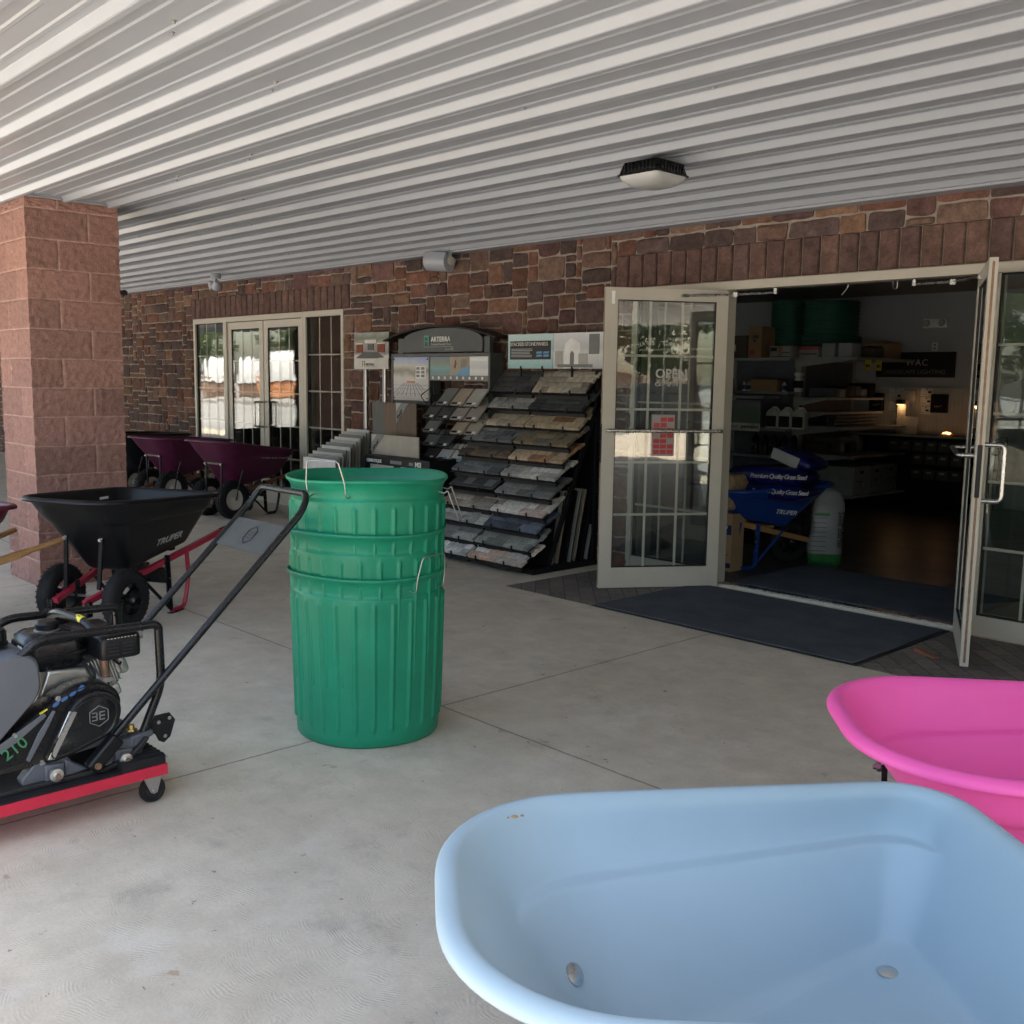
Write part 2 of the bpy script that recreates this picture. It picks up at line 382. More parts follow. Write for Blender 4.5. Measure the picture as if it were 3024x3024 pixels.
def text(name, body, size, org, xdir, updir, material, parent, ext=.0015, bold=.0, align='LEFT', shear=0., space=1.):
    cu = bpy.data.curves.new(name, 'FONT'); cu.body = body; cu.size = size; cu.extrude = ext; cu.offset = bold; cu.align_x = align; cu.shear = shear
    cu.space_character = space; cu.resolution_u = 3
    to = bpy.data.objects.new(name + 'c', cu); me = bpy.data.meshes.new_from_object(to); bpy.data.objects.remove(to)
    me.name = name; me.materials.clear(); me.materials.append(MATS[material])
    X = Vector(xdir).normalized(); U = Vector(updir); Z = X.cross(U).normalized(); U = Z.cross(X)
    Mx = Matrix((X, U, Z)).transposed().to_4x4(); Mx.translation = org; me.transform(Mx)
    o = bpy.data.objects.new(name, me); COL.objects.link(o)
    if parent is not None: o.parent = parent
    return o
def arc_pts(c, r, a0, a1, n): return [(c[0] + r * cos(a0 + (a1 - a0) * i / n), c[1] + r * sin(a0 + (a1 - a0) * i / n)) for i in range(n + 1)]
def round_path(pts, r, n=6):
    """polyline with rounded corners"""
    P = [Vector(p) for p in pts]; out = [P[0]]
    for i in range(1, len(P) - 1):
        a = (P[i - 1] - P[i]); b = (P[i + 1] - P[i]); rr = min(r, a.length * .48, b.length * .48); a.normalize(); b.normalize()
        p0 = P[i] + a * rr; p2 = P[i] + b * rr
        for k in range(n + 1):
            t = k / n; out.append(p0 * (1 - t) ** 2 + P[i] * 2 * t * (1 - t) + p2 * t * t)
    out.append(P[-1]); return out
def rrect(x0, x1, y0, y1, r, n=5):
    out = []
    for cx, cy, a in ((x1 - r, y1 - r, 0), (x0 + r, y1 - r, pi / 2), (x0 + r, y0 + r, pi), (x1 - r, y0 + r, 1.5 * pi)):
        out += arc_pts((cx, cy), r, a, a + pi / 2, n)
    return out

# ================================================================== SETTING
YW = 6.3055          # plane of the shop fronts
mb = MB().mat('lot').box(-160, 90, -130, -1.2, -.6, -.12); tag(mb.build('road', smooth=False), kind='structure')
mb = MB().mat('lot').box(-300, 300, -300, 300, -3, -.7); tag(mb.build('ground', smooth=False), kind='structure')
mb = MB().mat('concrete').box(-60, 20, -1.2, 6.5, -.5, 0); tag(mb.build('pavement', smooth=False), kind='structure')
mb = MB().mat('pavers').box(-5.36, .6, 5.05, 6.22, -.02, .004); tag(mb.build('paver_path', smooth=False), kind='structure')
mb = MB().mat('polished_floor').box(-16, 4, 6.5, 19, -.3, .003); tag(mb.build('floor', smooth=False), kind='structure')
mb = MB().mat('gravel')
for i in range(40):
    x0 = -30 + i; mb.box(x0, x0 + 1, -24, -14, -.11, -.1)
tag(MB().mat('gravel').box(-26, 14, -30, -15, -.2, -.108).build('gravel_yard', smooth=False), kind='structure')

B = thing('store_building', 'single storey shop with brown ledge stone front under a white ribbed metal canopy', 'building')
OPEN = [(-12.76, -9.268, 2.245), (-5.25, -1.65, 2.245)]      # x0, x1, head height
LINT = [(-12.80, -9.15), (-5.43, -1.42)]                      # soldier course spans, z 2.25..2.505
def wall_stones():
    rnd = random.Random(11); U = .064; Z1 = 2.73; X0, X1 = -30.0, 1.0
    nx, nz = int((X1 - X0) / U), int(Z1 / U) + 1
    occ = [[False] * nz for _ in range(nx)]
    for i in range(nx):
        xc = X0 + (i + .5) * U
        for j in range(nz):
            zc = (j + .5) * U
            for a, b, h in OPEN:
                if a < xc < b and zc < h: occ[i][j] = True
            for a, b in LINT:
                if a < xc < b and 2.24 < zc < 2.51: occ[i][j] = True
    pal = [(.165, .078, .058), (.130, .074, .062), (.185, .098, .066), (.110, .072, .068), (.150, .088, .070), (.100, .066, .060), (.170, .078, .056), (.145, .078, .068), (.110, .058, .056), (.17, .108, .082), (.190, .108, .070)]
    mb = MB().mat('stone')
    for j in range(nz):
        i = 0
        while i < nx:
            if occ[i][j]: i += 1; continue
            w = rnd.choice([2, 3, 3, 4, 4, 5, 5, 6]); h = rnd.choice([1, 2, 2, 2, 2, 3]) if w > 2 else rnd.choice([1, 2, 2, 3])
            while w > 1 and any(i + k >= nx or occ[i + k][j] for k in range(w)): w -= 1
            while h > 1 and any(j + l >= nz or occ[i + k][j + l] for k in range(w) for l in range(h)): h -= 1
            for k in range(w):
                for l in range(h): occ[i + k][j + l] = True
            x0, x1 = X0 + i * U, X0 + (i + w) * U; z0, z1 = j * U, min((j + h) * U, Z1)
            g = .0065; x0 += g; x1 -= g; z0 += g; z1 -= g
            if z1 - z0 < .015 or x1 - x0 < .015: i += w; continue
            c = rnd.choice(pal); k = rnd.uniform(.75, 1.3); mb.col = tuple(q * k for q in c)
            far = x1 < -14
            nu, nv = (2, 2) if far else (6, 5)
            dep = rnd.uniform(.014, .030); tx, tz = rnd.uniform(-.006, .006), rnd.uniform(-.008, .008)
            sd_ = rnd.random() * 50
            rings = []
            for b in range(nv + 1):
                row = []
                for a in range(nu + 1):
                    u, v = a / nu, b / nv
                    ex = (x0 + x1) / 2; px = x0 + (x1 - x0) * u; pz = z0 + (z1 - z0) * v
                    px += .009 * noise.noise((px * 9, pz * 9, sd_)); pz += .010 * noise.noise((px * 9, pz * 9, sd_ + 9))
                    e = min(u, 1 - u) * (x1 - x0); f = min(v, 1 - v) * (z1 - z0)
                    edge = min(1, (min(e, f) / .018) + .35)
                    if min(u, 1 - u) < .01 and min(v, 1 - v) < .01:
                        px += (.006 if u < .5 else -.006); pz += (.005 if v < .5 else -.005)
                    y = 6.285 - dep * edge + .013 * noise.noise((px * 18, pz * 18, sd_)) + tx * (u - .5) + tz * (v - .5)
                    row.append((px, y, pz))
                rings.append(row)
            ids = [[mb._v(p) for p in r] for r in rings]
            for b in range(nv):
                for a in range(nu): mb._f((ids[b][a], ids[b][a + 1], ids[b + 1][a + 1], ids[b + 1][a]))
            edge = [ids[0][a] for a in range(nu + 1)] + [ids[b][nu] for b in range(1, nv + 1)] + [ids[nv][a] for a in range(nu - 1, -1, -1)] + [ids[b][0] for b in range(nv - 1, 0, -1)]
            back = [mb._v((mb.v[q][0], 6.292, mb.v[q][2])) for q in edge]; n = len(edge)
            for q in range(n): mb._f((edge[q], back[q], back[(q + 1) % n], edge[(q + 1) % n]))
            i += w
    mb.col = None
    mb.mat('mortar')
    xs = [-30, -12.76, -9.268, -5.25, -1.65, 1.0]
    for a, b, solid in ((xs[0], xs[1], 0), (xs[1], xs[2], 2.245), (xs[2], xs[3], 0), (xs[3], xs[4], 2.245), (xs[4], xs[5], 0)):
        mb.box(a, b, 6.2855, 6.45, solid, 2.74)
    return mb.build('stone_wall', B, ang=50)
wall_stones()
def lintel(a, b, sd_):
    rnd = random.Random(sd_); mb = MB().mat('stone'); x = a; wv = .135
    n = int((b - a) / wv); wv = (b - a) / n
    for i in range(n):
        k = rnd.uniform(.90, 1.12); c = rnd.choice([(.140, .080, .068), (.130, .078, .068), (.148, .086, .070)]); mb.col = None
        x0 = a + i * wv + .0065; x1 = a + (i + 1) * wv - .0065; z0, z1 = 2.252, 2.502
        nu, nv = 4, 8; ids = []; s0 = rnd.random() * 50
        for q in range(nv + 1):
            r = []
            for p in range(nu + 1):
                u, v = (0, .07, .5, .93, 1)[p], (0 if q == 0 else 1 if q == nv else .03 + .94 * (q - 1) / (nv - 2)); e = min(u, 1 - u) * (x1 - x0); f = min(v, 1 - v) * (z1 - z0)
                ed = min(1, min(e, f) / .005 + .45)
                px = x0 + (x1 - x0) * u + .003 * noise.noise((u * 3 + s0, v * 7, 0)); pz = z0 + (z1 - z0) * v
                mb.col = tuple(q_ * k * (1 + .6 * max(0, noise.noise((px * 9, pz * 6, 5)) - .15)) for q_ in c)
                r.append(mb._v((px, 6.282 - .020 * ed + .004 * noise.noise((px * 30, pz * 30, s0)), pz)))
            ids.append(r)
        for q in range(nv):
            for p in range(nu): mb._f((ids[q][p], ids[q][p + 1], ids[q + 1][p + 1], ids[q + 1][p]))
        edge = [ids[0][p] for p in range(nu + 1)] + [ids[q][nu] for q in range(1, nv + 1)] + [ids[nv][p] for p in range(nu - 1, -1, -1)] + [ids[q][0] for q in range(nv - 1, 0, -1)]
        back = [mb._v((mb.v[q][0], 6.290, mb.v[q][2])) for q in edge]; m_ = len(edge)
        for q in range(m_): mb._f((edge[q], back[q], back[(q + 1) % m_], edge[(q + 1) % m_]))
    return mb.build('lintel', B, ang=50)
for q, (a, b) in enumerate(LINT): lintel(a, b, q + 3)

# canopy soffit: R-profile metal, ribs hanging down, running along the front
ZS = 2.7228; P_ = .3105
def soffit():
    prof = [(0.62, ZS)]
    k0 = int((.70 - 2.368) / P_) - 1
    k = k0
    while True:
        y0 = 2.368 + k * P_; k += 1
        if y0 < .66: continue
        if y0 > 6.12: break
        pts = [(y0, 0), (y0 + .004, -.003), (y0 + .019, -.034), (y0 + .024, -.037), (y0 + .049, -.037), (y0 + .054, -.034), (y0 + .070, -.003), (y0 + .074, 0)]
        for c in (.152, .262): pts += [(y0 + c - .016, 0), (y0 + c - .008, -.0055), (y0 + c + .008, -.0055), (y0 + c + .016, 0)]
        prof += [(y, ZS + z) for y, z in pts if y < 6.27]
    prof.append((6.272, ZS))
    mb = MB().mat('white_metal'); X0, X1 = -30, 9; xs = [X0 + (X1 - X0) * i / 13 for i in range(14)]
    rings = [[(x, y, z) for y, z in prof] for x in xs]
    mb.loft(rings, closed=False)
    mb.box(X0, X1, 6.14, 6.272, ZS - .052, ZS - .012)           # edge trim against the wall
    mb.box(X0, X1, .56, .62, ZS - .16, ZS + .24)               # front fascia
    o = mb.build('soffit', B, ang=25)
    sc = None; rnd = random.Random(4)
    pts = []
    for k, x in ((-2, -3.6), (0, -3.98), (2, -5.3), (2, -6.2), (3, -3.4), (4, -2.6), (4, -6.5), (5, -8.9), (6, -4.0), (6, -7.5), (7, -3.3), (7, -9.6), (8, -5.2), (8, -8.1), (9, -10.4), (9, -6.1), (10, -4.4), (10, -9.0), (10, -12.0), (11, -7.0), (11, -11.2)):
        for j in range(1 if k > 2 else 2): pts.append((x + j * .12, 2.368 + k * P_ - .03 - j * .05))
    for x, y in pts:
        if sc is None:
            m2 = MB().mat('screw_metal').lathe([(0, -.011), (.006, -.011), (.007, -.009), (.007, -.004), (.011, -.003), (.011, 0), (0, 0)], seg=6)
            sc = m2.build('screw', o); q = sc
        else: q = sc.copy(); COL.objects.link(q); q.parent = o
        q.location = (x, y, ZS)
soffit()
mb = MB().mat('roofing').box(-30, 9, .56, 20, ZS + .26, ZS + .36)
mb.box(-30, 9, 6.5, 20, ZS + .36, 3.7); mb.build('roof', B, smooth=False)
mb = MB().mat('interior_paint')
mb.box(-16.1, 4.1, 13.22, 13.4, 0, 2.74).box(-16.2, -16, 6.46, 13.22, 0, 2.74).box(4, 4.2, 6.46, 13.22, 0, 2.74)
mb.box(-16, -12.76, 6.46, 6.6, 0, 2.74).box(-9.268, -5.25, 6.46, 6.6, 0, 2.74).box(-1.65, 4, 6.46, 6.6, 0, 2.74)
mb.box(-12.76, -9.268, 6.46, 6.6, 2.25, 2.74).box(-5.25, -1.65, 6.46, 6.6, 2.25, 2.74)
mb.build('interior_wall', B, smooth=False)
MB().mat('interior_ceiling').box(-16.1, 4.1, 6.4, 13.3, 2.725, 2.9).build('ceiling', B, smooth=False)

# ---- aluminium shop fronts
def muntins(parent, x0, x1, z0, z1, cols, rows, y=0., name='glazing_bar'):
    mb = MB().mat('cream_bar'); w = .017
    for i in range(1, cols):
        x = x0 + (x1 - x0) * i / cols; mb.box(x - w / 2, x + w / 2, y - .0035, y + .0035, z0, z1)
    for j in range(1, rows):
        z = z0 + (z1 - z0) * j / rows; mb.box(x0, x1, y - .0045, y + .0045, z - w / 2, z + w / 2)
    return mb.build(name, parent, smooth=False)
def glass(parent, x0, x1, z0, z1, y=0.):
    mb = MB().mat('glass')
    for yy in (-.0085, .0085): mb.face([(x0, y + yy, z0), (x1, y + yy, z0), (x1, y + yy, z1), (x0, y + yy, z1)])
    return mb.build('glass', parent, smooth=False)
def sidelight(x0, x1, H=2.245):
    mb = MB().mat('cream_metal'); ya, yb = 6.272, 6.392
    mb.box(x0, x0 + .05, ya, yb, 0, H - .06).box(x1 - .05, x1, ya, yb, 0, H - .06).box(x0 + .05, x1 - .05, ya + .003, yb, 0, .12).box(x0, x1, ya - .002, yb, H - .06, H)
    mb.mat('black_matte').box(x0 + .05, x0 + .058, ya + .02, yb - .06, .12, H - .06).box(x1 - .058, x1 - .05, ya + .02, yb - .06, .12, H - .06).box(x0 + .058, x1 - .058, ya + .02, yb - .06, .12, .128).box(x0 + .058, x1 - .058, ya + .02, yb - .06, H - .068, H - .06)
    o = mb.build('window', B, bevel=.0015)
    glass(o, x0 + .058, x1 - .058, .128, H - .068, 6.31); muntins(o, x0 + .058, x1 - .058, .128, H - .068, 3, 5, 6.31)
def door(hx, hy, ang, W, flip, inner=False, handle='pull', Hd=2.178, closer=True):
    """leaf in its own frame: x from hinge to lock edge, y through the leaf, outside face towards -y when flip is 1"""
    R = Matrix.Translation((hx, hy, .012)) @ Matrix.Rotation(ang, 4, 'Z')
    mb = MB(); mb.X = Matrix.Identity(4); mb.mat('cream_metal'); t = .022
    z1 = Hd - .012
    mb.box(.004, .092, -t, t, 0, z1).box(W - .092, W, -t, t, 0, z1).box(.092, W - .092, -t + .001, t - .001, z1 - .085, z1).box(.092, W - .092, -t + .001, t - .001, 0, .15)
    mb.mat('black_matte')
    for x0, x1, a, b in ((.092, .099, .15, z1 - .085), (W - .099, W - .092, .15, z1 - .085), (.099, W - .099, .15, .157), (.099, W - .099, z1 - .092, z1 - .085)): mb.box(x0, x1, -t + .006, t - .006, a, b)
    mb.mat('rust_steel').box(W - .0005, W + .0015, -.006, .006, .02, z1 - .02)
    mb.mat('black_plastic').box(W, W + .003, -.012, .012, .92, 1.20)
    o = mb.build('door', B, bevel=.0015); o.matrix_local = R
    gx0, gx1, gz0, gz1 = .099, W - .099, .157, z1 - .092
    glass(o, gx0, gx1, gz0, gz1); muntins(o, gx0, gx1, gz0, gz1, 3, 5)
    f = -1 if flip else 1        # outside direction in leaf y
    if handle in ('pull', 'both'):
        y = f * t; pts = [(W - .045, y, 1.20), (W - .045, y + f * .10, 1.20), (W - .045 - .0, y + f * .10, .90), (W - .045, y, .90)]
        MB().mat('steel').tube(round_path(pts, .03, 5), .0125, 12).build('handle', o)
    if handle == 'both':
        y = -f * t; pts = [(W - .045, y, 1.20), (W - .045, y - f * .075, 1.20), (W - .30, y - f * .075, 1.20)]
        m3 = MB().mat('steel').tube(round_path([(W - .045, y, 1.14), (W - .045, y - f * .08, 1.14), (.045, y - f * .08, 1.14), (.045, y, 1.14)], .03, 5), .0125, 12); m3.build('push_bar', o)
    if handle == 'bar':
        y = -f * t
        MB().mat('steel').tube(round_path([(W - .03, y, 1.155), (W - .03, y - f * .06, 1.155), (.03, y - f * .06, 1.155), (.03, y, 1.155)], .03, 5), .0125, 12).build('push_bar', o)
        MB().mat('steel').tube(round_path([(W - .045, f * t, 1.20), (W - .045, f * (t + .10), 1.20), (W - .045, f * (t + .10), .90), (W - .045, f * t, .90)], .03, 5), .0125, 12).build('handle', o)
    return o, R
# left, closed entrance
sidelight(-12.76, -11.90); sidelight(-10.07, -9.268)
door(-11.862, 6.312, 0, .868, 1, handle='pull', Hd=2.178)
door(-10.108, 6.312, pi, .868, 0, handle='pull', Hd=2.178)
# right, open entrance: outside faces point away from the view when swung out
sidelight(-5.25, -4.40); sidelight(-2.50, -1.65)
for a, b in ((-11.90, -10.07), (-4.40, -2.50)):
    mbf = MB().mat('cream_metal')
    mbf.box(a, a + .036, 6.270, 6.394, 0, 2.186).box(b - .036, b, 6.270, 6.394, 0, 2.186).box(a, b, 6.268, 6.394, 2.186, 2.245)
    mbf.box(a + .036, b - .036, 6.28, 6.39, 0.001, .022)
    mbf.mat('steel').box(a + .04, b - .04, 6.30, 6.37, .022, .028)
    mbf.build('door_frame', B, bevel=.0015)
angL = atan2(5.495 - 6.262, -4.853 + 4.345); WL = hypot(5.495 - 6.262, -4.853 + 4.345)
dL, RL = door(-4.345, 6.262, angL, WL, 1, handle='bar')
angR = atan2(5.456 - 6.262, -2.167 + 2.55); WR = hypot(5.456 - 6.262, -2.167 + 2.55)
dR, RR = door(-2.55, 6.262, angR, WR, 0, handle='both')
# sign writing on the left leaf glass (on its outer side, seen through the pane)
def leafpt(o, x, y, z): return (x, y, z)
sgn = 1
# which local y faces the camera for the left leaf
camloc = (RL.inverted() @ Vector((0, 0, 1.5))); fy = 1 if camloc.y > 0 else -1
xd = (-fy, 0, 0)
text('lettering', 'OPEN', .092, (WL * .5 + fy * .075, fy * .012, 1.535), xd, (0, 0, 1), 'silver_ink', dL, bold=.0012)
text('lettering', 'COME IN', .042, (WL * .5 + fy * .075, fy * .012, 1.475), xd, (0, 0, 1), 'silver_ink', dL)
m4 = MB().mat('tile_pink').box(WL * .5 - .085, WL * .5 + .085, -.0112, -.0098 + .02, .97, 1.27)
m4.mat('red_label')
for r_ in range(7):
    for c_ in range(3):
        if (r_ + c_) % 3 == 2 and r_ > 1: continue
        m4.box(WL * .5 - .076 + c_ * .052, WL * .5 - .030 + c_ * .052, -.0125, .0125, .985 + r_ * .039, 1.016 + r_ * .039)
m4.build('notice', dL, smooth=False)
MB().mat('white_plastic').box(WL - .07, WL - .045, -.026 if fy < 0 else .02, -.02 if fy < 0 else .026, 2.05, 2.14).build('alarm_contact', dL, bevel=.002)
# closer arms
def closer(o, R, W, fyy, jamb):
    inv = R.inverted(); j = inv @ Vector(jamb)
    a = Vector((W * .36, fyy * .03, 2.12)); mid = Vector((W * .02, fyy * .16, 2.125))
    m5 = MB().mat('steel').cyl(a, mid, .008, 8).cyl(mid, j, .008, 8).cyl(a - Vector((.02, 0, 0)), a + Vector((.03, 0, 0)), .013, 8)
    m5.cbox(mid, (.03, .03, .03)).cyl(j - Vector((0, 0, .01)), j + Vector((0, 0, .03)), .016, 10); m5.build('closer_arm', o)
closer(dL, RL, WL, fy, (-3.98, 6.30, 2.15))
camR = RR.inverted() @ Vector((-3.5, 5.5, 1)); fr_ = 1 if camR.y > 0 else -1
closer(dR, RR, WR, fr_, (-2.98, 6.30, 2.15))

# ---- block column
def block_column():
    t = thing('block_column', 'square column of reddish split face concrete blocks holding up the canopy', 'column', (-7.388, 2.438, 0))
    rnd = random.Random(5); mb = MB().mat('split_block'); Wc = .64; CH = .2032; ncr = 14; top = 2.70
    for face in range(4):
        for r in range(ncr):
            z0 = r * CH - .012; z1 = min(z0 + CH, top); z0 = max(z0, 0)
            off = ((r + face) % 2); cuts = [0, .215, Wc] if off else [0, .425, Wc]
            for a, b in zip(cuts, cuts[1:]):
                k = rnd.uniform(.86, 1.14); mb.col = (.305 * k, .158 * k, .128 * k); s0 = rnd.random() * 99
                nu = max(8, int((b - a) / .016)) + 2; nv = 14; ids = []
                for j in range(nv + 1):
                    row = []
                    for i in range(nu + 1):
                        L_ = b - a; H_ = z1 - z0; u = 0 if i == 0 else 1 if i == nu else (.010 / L_ + (1 - .020 / L_) * (i - 1) / (nu - 2)); v = 0 if j == 0 else 1 if j == nv else (.009 / H_ + (1 - .018 / H_) * (j - 1) / (nv - 2)); s_ = a + (b - a) * u; z = z0 + (z1 - z0) * v
                        e = min(u * (b - a) if a > 0 else 9, (1 - u) * (b - a) if b < Wc else 9, v * (z1 - z0), (1 - v) * (z1 - z0))
                        d = .011 * noise.fractal((s_ * 34 + s0, z * 34, face * 7), .6, 2.1, 4)
                        corner = min(s_, Wc - s_)
                        if corner < 1e-6: d = .006 * noise.fractal((z * 22, r, 3), 1, 2, 3)
                        o_ = (-.008 if e < .004 else 0) + (d if e > .004 else 0); mb.col = (.50, .33, .28) if e < .004 else (.335 * k, .185 * k, .155 * k)
                        if j in (0, nv): z = z
                        if corner < 1e-6:
                            q = (-o_, -o_)
                            x_, y_ = (0 + o_, 0) if False else (None, None)
                        base = {0: (0 + o_, s_), 1: (-s_, -o_), 2: (-Wc - o_, s_), 3: (-s_, Wc + o_)}[face]
                        if corner < 1e-6:
                            cx = {0: 0, 2: -Wc}.get(face, 0 if s_ < Wc / 2 else -Wc); cy = {1: 0, 3: Wc}.get(face, 0 if s_ < Wc / 2 else Wc)
                            dd = .006 * noise.fractal((z * 22, cx * 3, cy * 3), 1, 2, 3)
                            base = (cx + (dd if cx == 0 else -dd), cy - (dd if cy == 0 else -dd))
                        row.append(mb._v((base[0], base[1], z)))
                    ids.append(row)
                for j in range(nv):
                    for i in range(nu): mb._f((ids[j][i], ids[j][i + 1], ids[j + 1][i + 1], ids[j + 1][i]))
    mb.build('shaft', t, ang=70)
    mb = MB().mat('cream_metal').box(-.67, .03, -.03, .67, 2.655, 2.69).box(-.66, .012, -.012, .66, 2.69, 2.725)
    mb = MB().mat('white_metal').box(-.665, .022, -.022, .662, 2.700, 2.706).box(-.655, .01, -.01, .65, 2.706, 2.724)
    mb.build('cap_flashing', t, bevel=.001)
    MB().mat('black_plastic').lathe([(0, -.03), (.02, -.03), (.02, .03), (0, .03)], (.012, .655, 2.1), 'X', 10).build('sensor', t)
    return t
col0 = block_column()
dup(col0, (-14.94, 2.438, 0), 0, 'second reddish block column farther along the canopy, behind the first', 'block columns along the canopy')
col0['group'] = 'block columns along the canopy'

# ---- things on the ceiling
t = thing('ceiling_light', 'square black canopy light with a domed frosted lens on the white ribbed ceiling', 'light', (-3.60, 4.44, ZS - .037), radians(0)); t.scale = (.9, .9, 1)
mb = MB().mat('black_paint'); prof = [(.128, 0), (.140, -.03), (.150, -.062), (.158, -.064), (.158, -.072), (.148, -.072)]
mb.loft([[(x, y, z) for x, y in rrect(-r, r, -r, r, .02, 3)] for r, z in prof], cap0=True, cap1=True)
for i in range(8): mb.box(-.10 + i * .028, -.092 + i * .028, -.152, -.138, -.055, -.008); mb.box(.138, .152, -.10 + i * .028, -.092 + i * .028, -.055, -.008)
mb.build('housing', t, bevel=.002)
rings = []
for i in range(7):
    a = i / 6; r = .150 * cos(a * pi / 2 * .999) ** .65; rings.append([(x, y, -.070 - .062 * sin(a * pi / 2)) for x, y in rrect(-max(r, .004), max(r, .004), -max(r, .004), max(r, .004), min(.03 + a * .05, max(r, .004) * .99), 4)])
MB().mat('lens_white').loft(rings, cap1=True).build('lens', t, ang=60)
t = thing('floodlight', 'twin head motion floodlight on a white ceiling box near the stone wall', 'floodlight', (-11.0, 5.70, ZS - .037))
MB().mat('white_metal').lathe([(0, 0), (.055, 0), (.06, -.01), (.06, -.05), (.05, -.06), (0, -.06)], seg=20).build('mount_box', t)
for s_ in (-1, 1):
    m6 = MB().mat('white_metal').tube([(0, 0, -.05), (s_ * .02, -.01, -.09), (s_ * .03, -.01, -.11)], .012, 8); m6.build('arm', t)
    m6 = MB(); m6.X = Matrix.Translation((s_ * .055, -.02, -.13)) @ Matrix.Rotation(radians(s_ * 48), 4, 'Y') @ Matrix.Rotation(radians(18), 4, 'X')
    m6.mat('white_metal').lathe([(0, .05), (.025, .05), (.04, .02), (.058, -.03), (.060, -.045)], seg=20); m6.mat('lens_white').lathe([(.058, -.043), (.03, -.050), (0, -.053)], seg=20); m6.build('lamp_head', t)
t = thing('speaker', 'white outdoor loudspeaker hung from the ceiling against the stone wall', 'speaker', (-7.46, 6.12, ZS - .12)); t.scale = (.82, .9, .9)
mb = MB().mat('white_metal'); mb.X = Matrix.Rotation(radians(-18), 4, 'X') @ Matrix.Rotation(radians(12), 4, 'Z')
prof = arc_pts((0, 0), .105, radians(180), radians(325), 12) + [(.09, .06), (-.10, .06)]
mb.prism([(p[0], p[1]) for p in prof], -.15, .15, 'X'); mb.build('cabinet', t, bevel=.006)
mb = MB().mat('white_metal'); mb.box(-.19, .19, -.02, .02, .10, .108); mb.box(-.19, -.184, -.02, .02, -.02, .104).box(.184, .19, -.02, .02, -.02, .104); mb.build('bracket', t, bevel=.002)
MB().mat('cream_metal').lathe([(0, .0), (.04, 0), (.045, .012), (.02, .016), (0, .016)], (.19, 0, -.01), 'X', 16).build('knob', t)

# ---- mats
tag(MB().mat('carpet').box(-4.47, -2.60, 5.055, 6.20, .006, .016).mat('black_matte').box(-4.50, -2.57, 5.035, 6.22, .0045, .009).build('entrance_mat', bevel=.002), 'dark blue carpet mat lying outside the open shop doors', 'mat')
tag(MB().mat('carpet').box(-4.36, -2.66, 6.46, 7.54, .006, .016).mat('black_matte').box(-4.39, -2.63, 6.45, 7.57, .0045, .009).build('entrance_mat', bevel=.002), 'dark blue carpet mat inside the shop behind the door threshold', 'mat')
tag(MB().mat('redwood').prism([(0, 0), (.16, 0), (.16, .03), (0, .01)], -.02, .02, 'Y').build('door_wedge', bevel=.003), 'brown wooden wedge under the right open door', 'door wedge').matrix_world = Matrix.Translation((-2.34, 5.52, .005)) @ Matrix.Rotation(radians(160), 4, 'Z')

# ================================================================== GREEN CANS
def trash_can(loc, rz, label, rzs):
    t = thing('trash_can', label, 'trash can', loc, rz, 'green cans nested in a stack')
    NR = 26; seg = NR * 18
    def ribf(a, z):
        ph = (a * NR / (2 * pi)) % 1.0; d = abs(ph - .5) * 2 * .5           # 0 on rib axis
        w = math.exp(-(d / .095) ** 3)
        zz = 1.0
        lo, hi = .085, .600
        if z < lo or z > hi: zz = max(0, 1 - (max(lo - z, z - hi) / .012) ** 2) if max(lo - z, z - hi) < .012 else 0
        return .0090 * w * zz
    zs = [(0, .285), (.004, .295), (.012, .300), (.045, .303), (.073, .3045), (.079, .305), (.085, .3055), (.09, .306)] + [(z, .3055 + .0215 * (z - .08) / .55) for z in (.15, .25, .35, .45, .55, .590, .596, .602, .608, .614)]
    zs += [(.628, .3275), (.634, .3265), (.638, .3215), (.650, .3205), (.672, .3225), (.690, .329), (.702, .338), (.706, .3425), (.712, .3445), (.7175, .343), (.719, .339), (.716, .335), (.706, .331), (.690, .323), (.672, .317), (.64, .3155), (.4, .305), (.02, .285)]
    mb = MB().mat('bright_green'); rings = []
    for i, (z, r) in enumerate(zs):
        ring = []
        outer = i < len(zs) - 10
        for k in range(seg):
            a = 2 * pi * k / seg
            rr = r + (ribf(a, z) if outer else 0)
            wob = .0035 * sin(a * 2 + rzs + z * 5) + .0018 * sin(5 * a + rzs * 3)
            if z > .64: wob *= 1.3
            ring.append(((rr + wob) * cos(a), (rr + wob) * sin(a), z + (.004 * sin(a * 3 + rzs) if z > .62 else 0)))
        rings.append(ring)
    mb.loft(rings, cap0=True, cap1=True); mb.build('shell', t, ang=60)
    return t
def bail(t, a, lean, up):
    """wire handle hung in two holes of the neck; leans outward by lean, flipped up or down"""
    Rr = .3235; hw = .085; mb = MB().mat('zinc')
    old = mb.X; mb.X = Matrix.Rotation(a, 4, 'Z')
    s_ = 1 if up else -1
    pts = [(Rr - .03, -hw, .662), (Rr + .012, -hw, .650), (Rr + .024, -hw, .664), (Rr + .024 + lean * .35, -hw, .664 + s_ * .05), (Rr + .024 + lean, -hw * .8, .664 + s_ * .135), (Rr + .024 + lean, hw * .8, .664 + s_ * .135), (Rr + .024 + lean * .35, hw, .664 + s_ * .05), (Rr + .024, hw, .664), (Rr + .012, hw, .650), (Rr - .03, hw, .662)]
    mb.tube(round_path(pts, .015, 4), .0028, 8); return mb.build('bail_handle', t)
can1 = trash_can((-3.527, 2.507, 0), .3, 'ribbed green can at the bottom of the nested stack on the concrete', 0.3)
can2 = trash_can((-3.527, 2.507, .176), 1.1, 'ribbed green can nested in the middle of the stack', 1.9)
can3 = trash_can((-3.527, 2.507, .390), 2.0, 'ribbed green can on top of the nested stack, open at the top', 3.1)
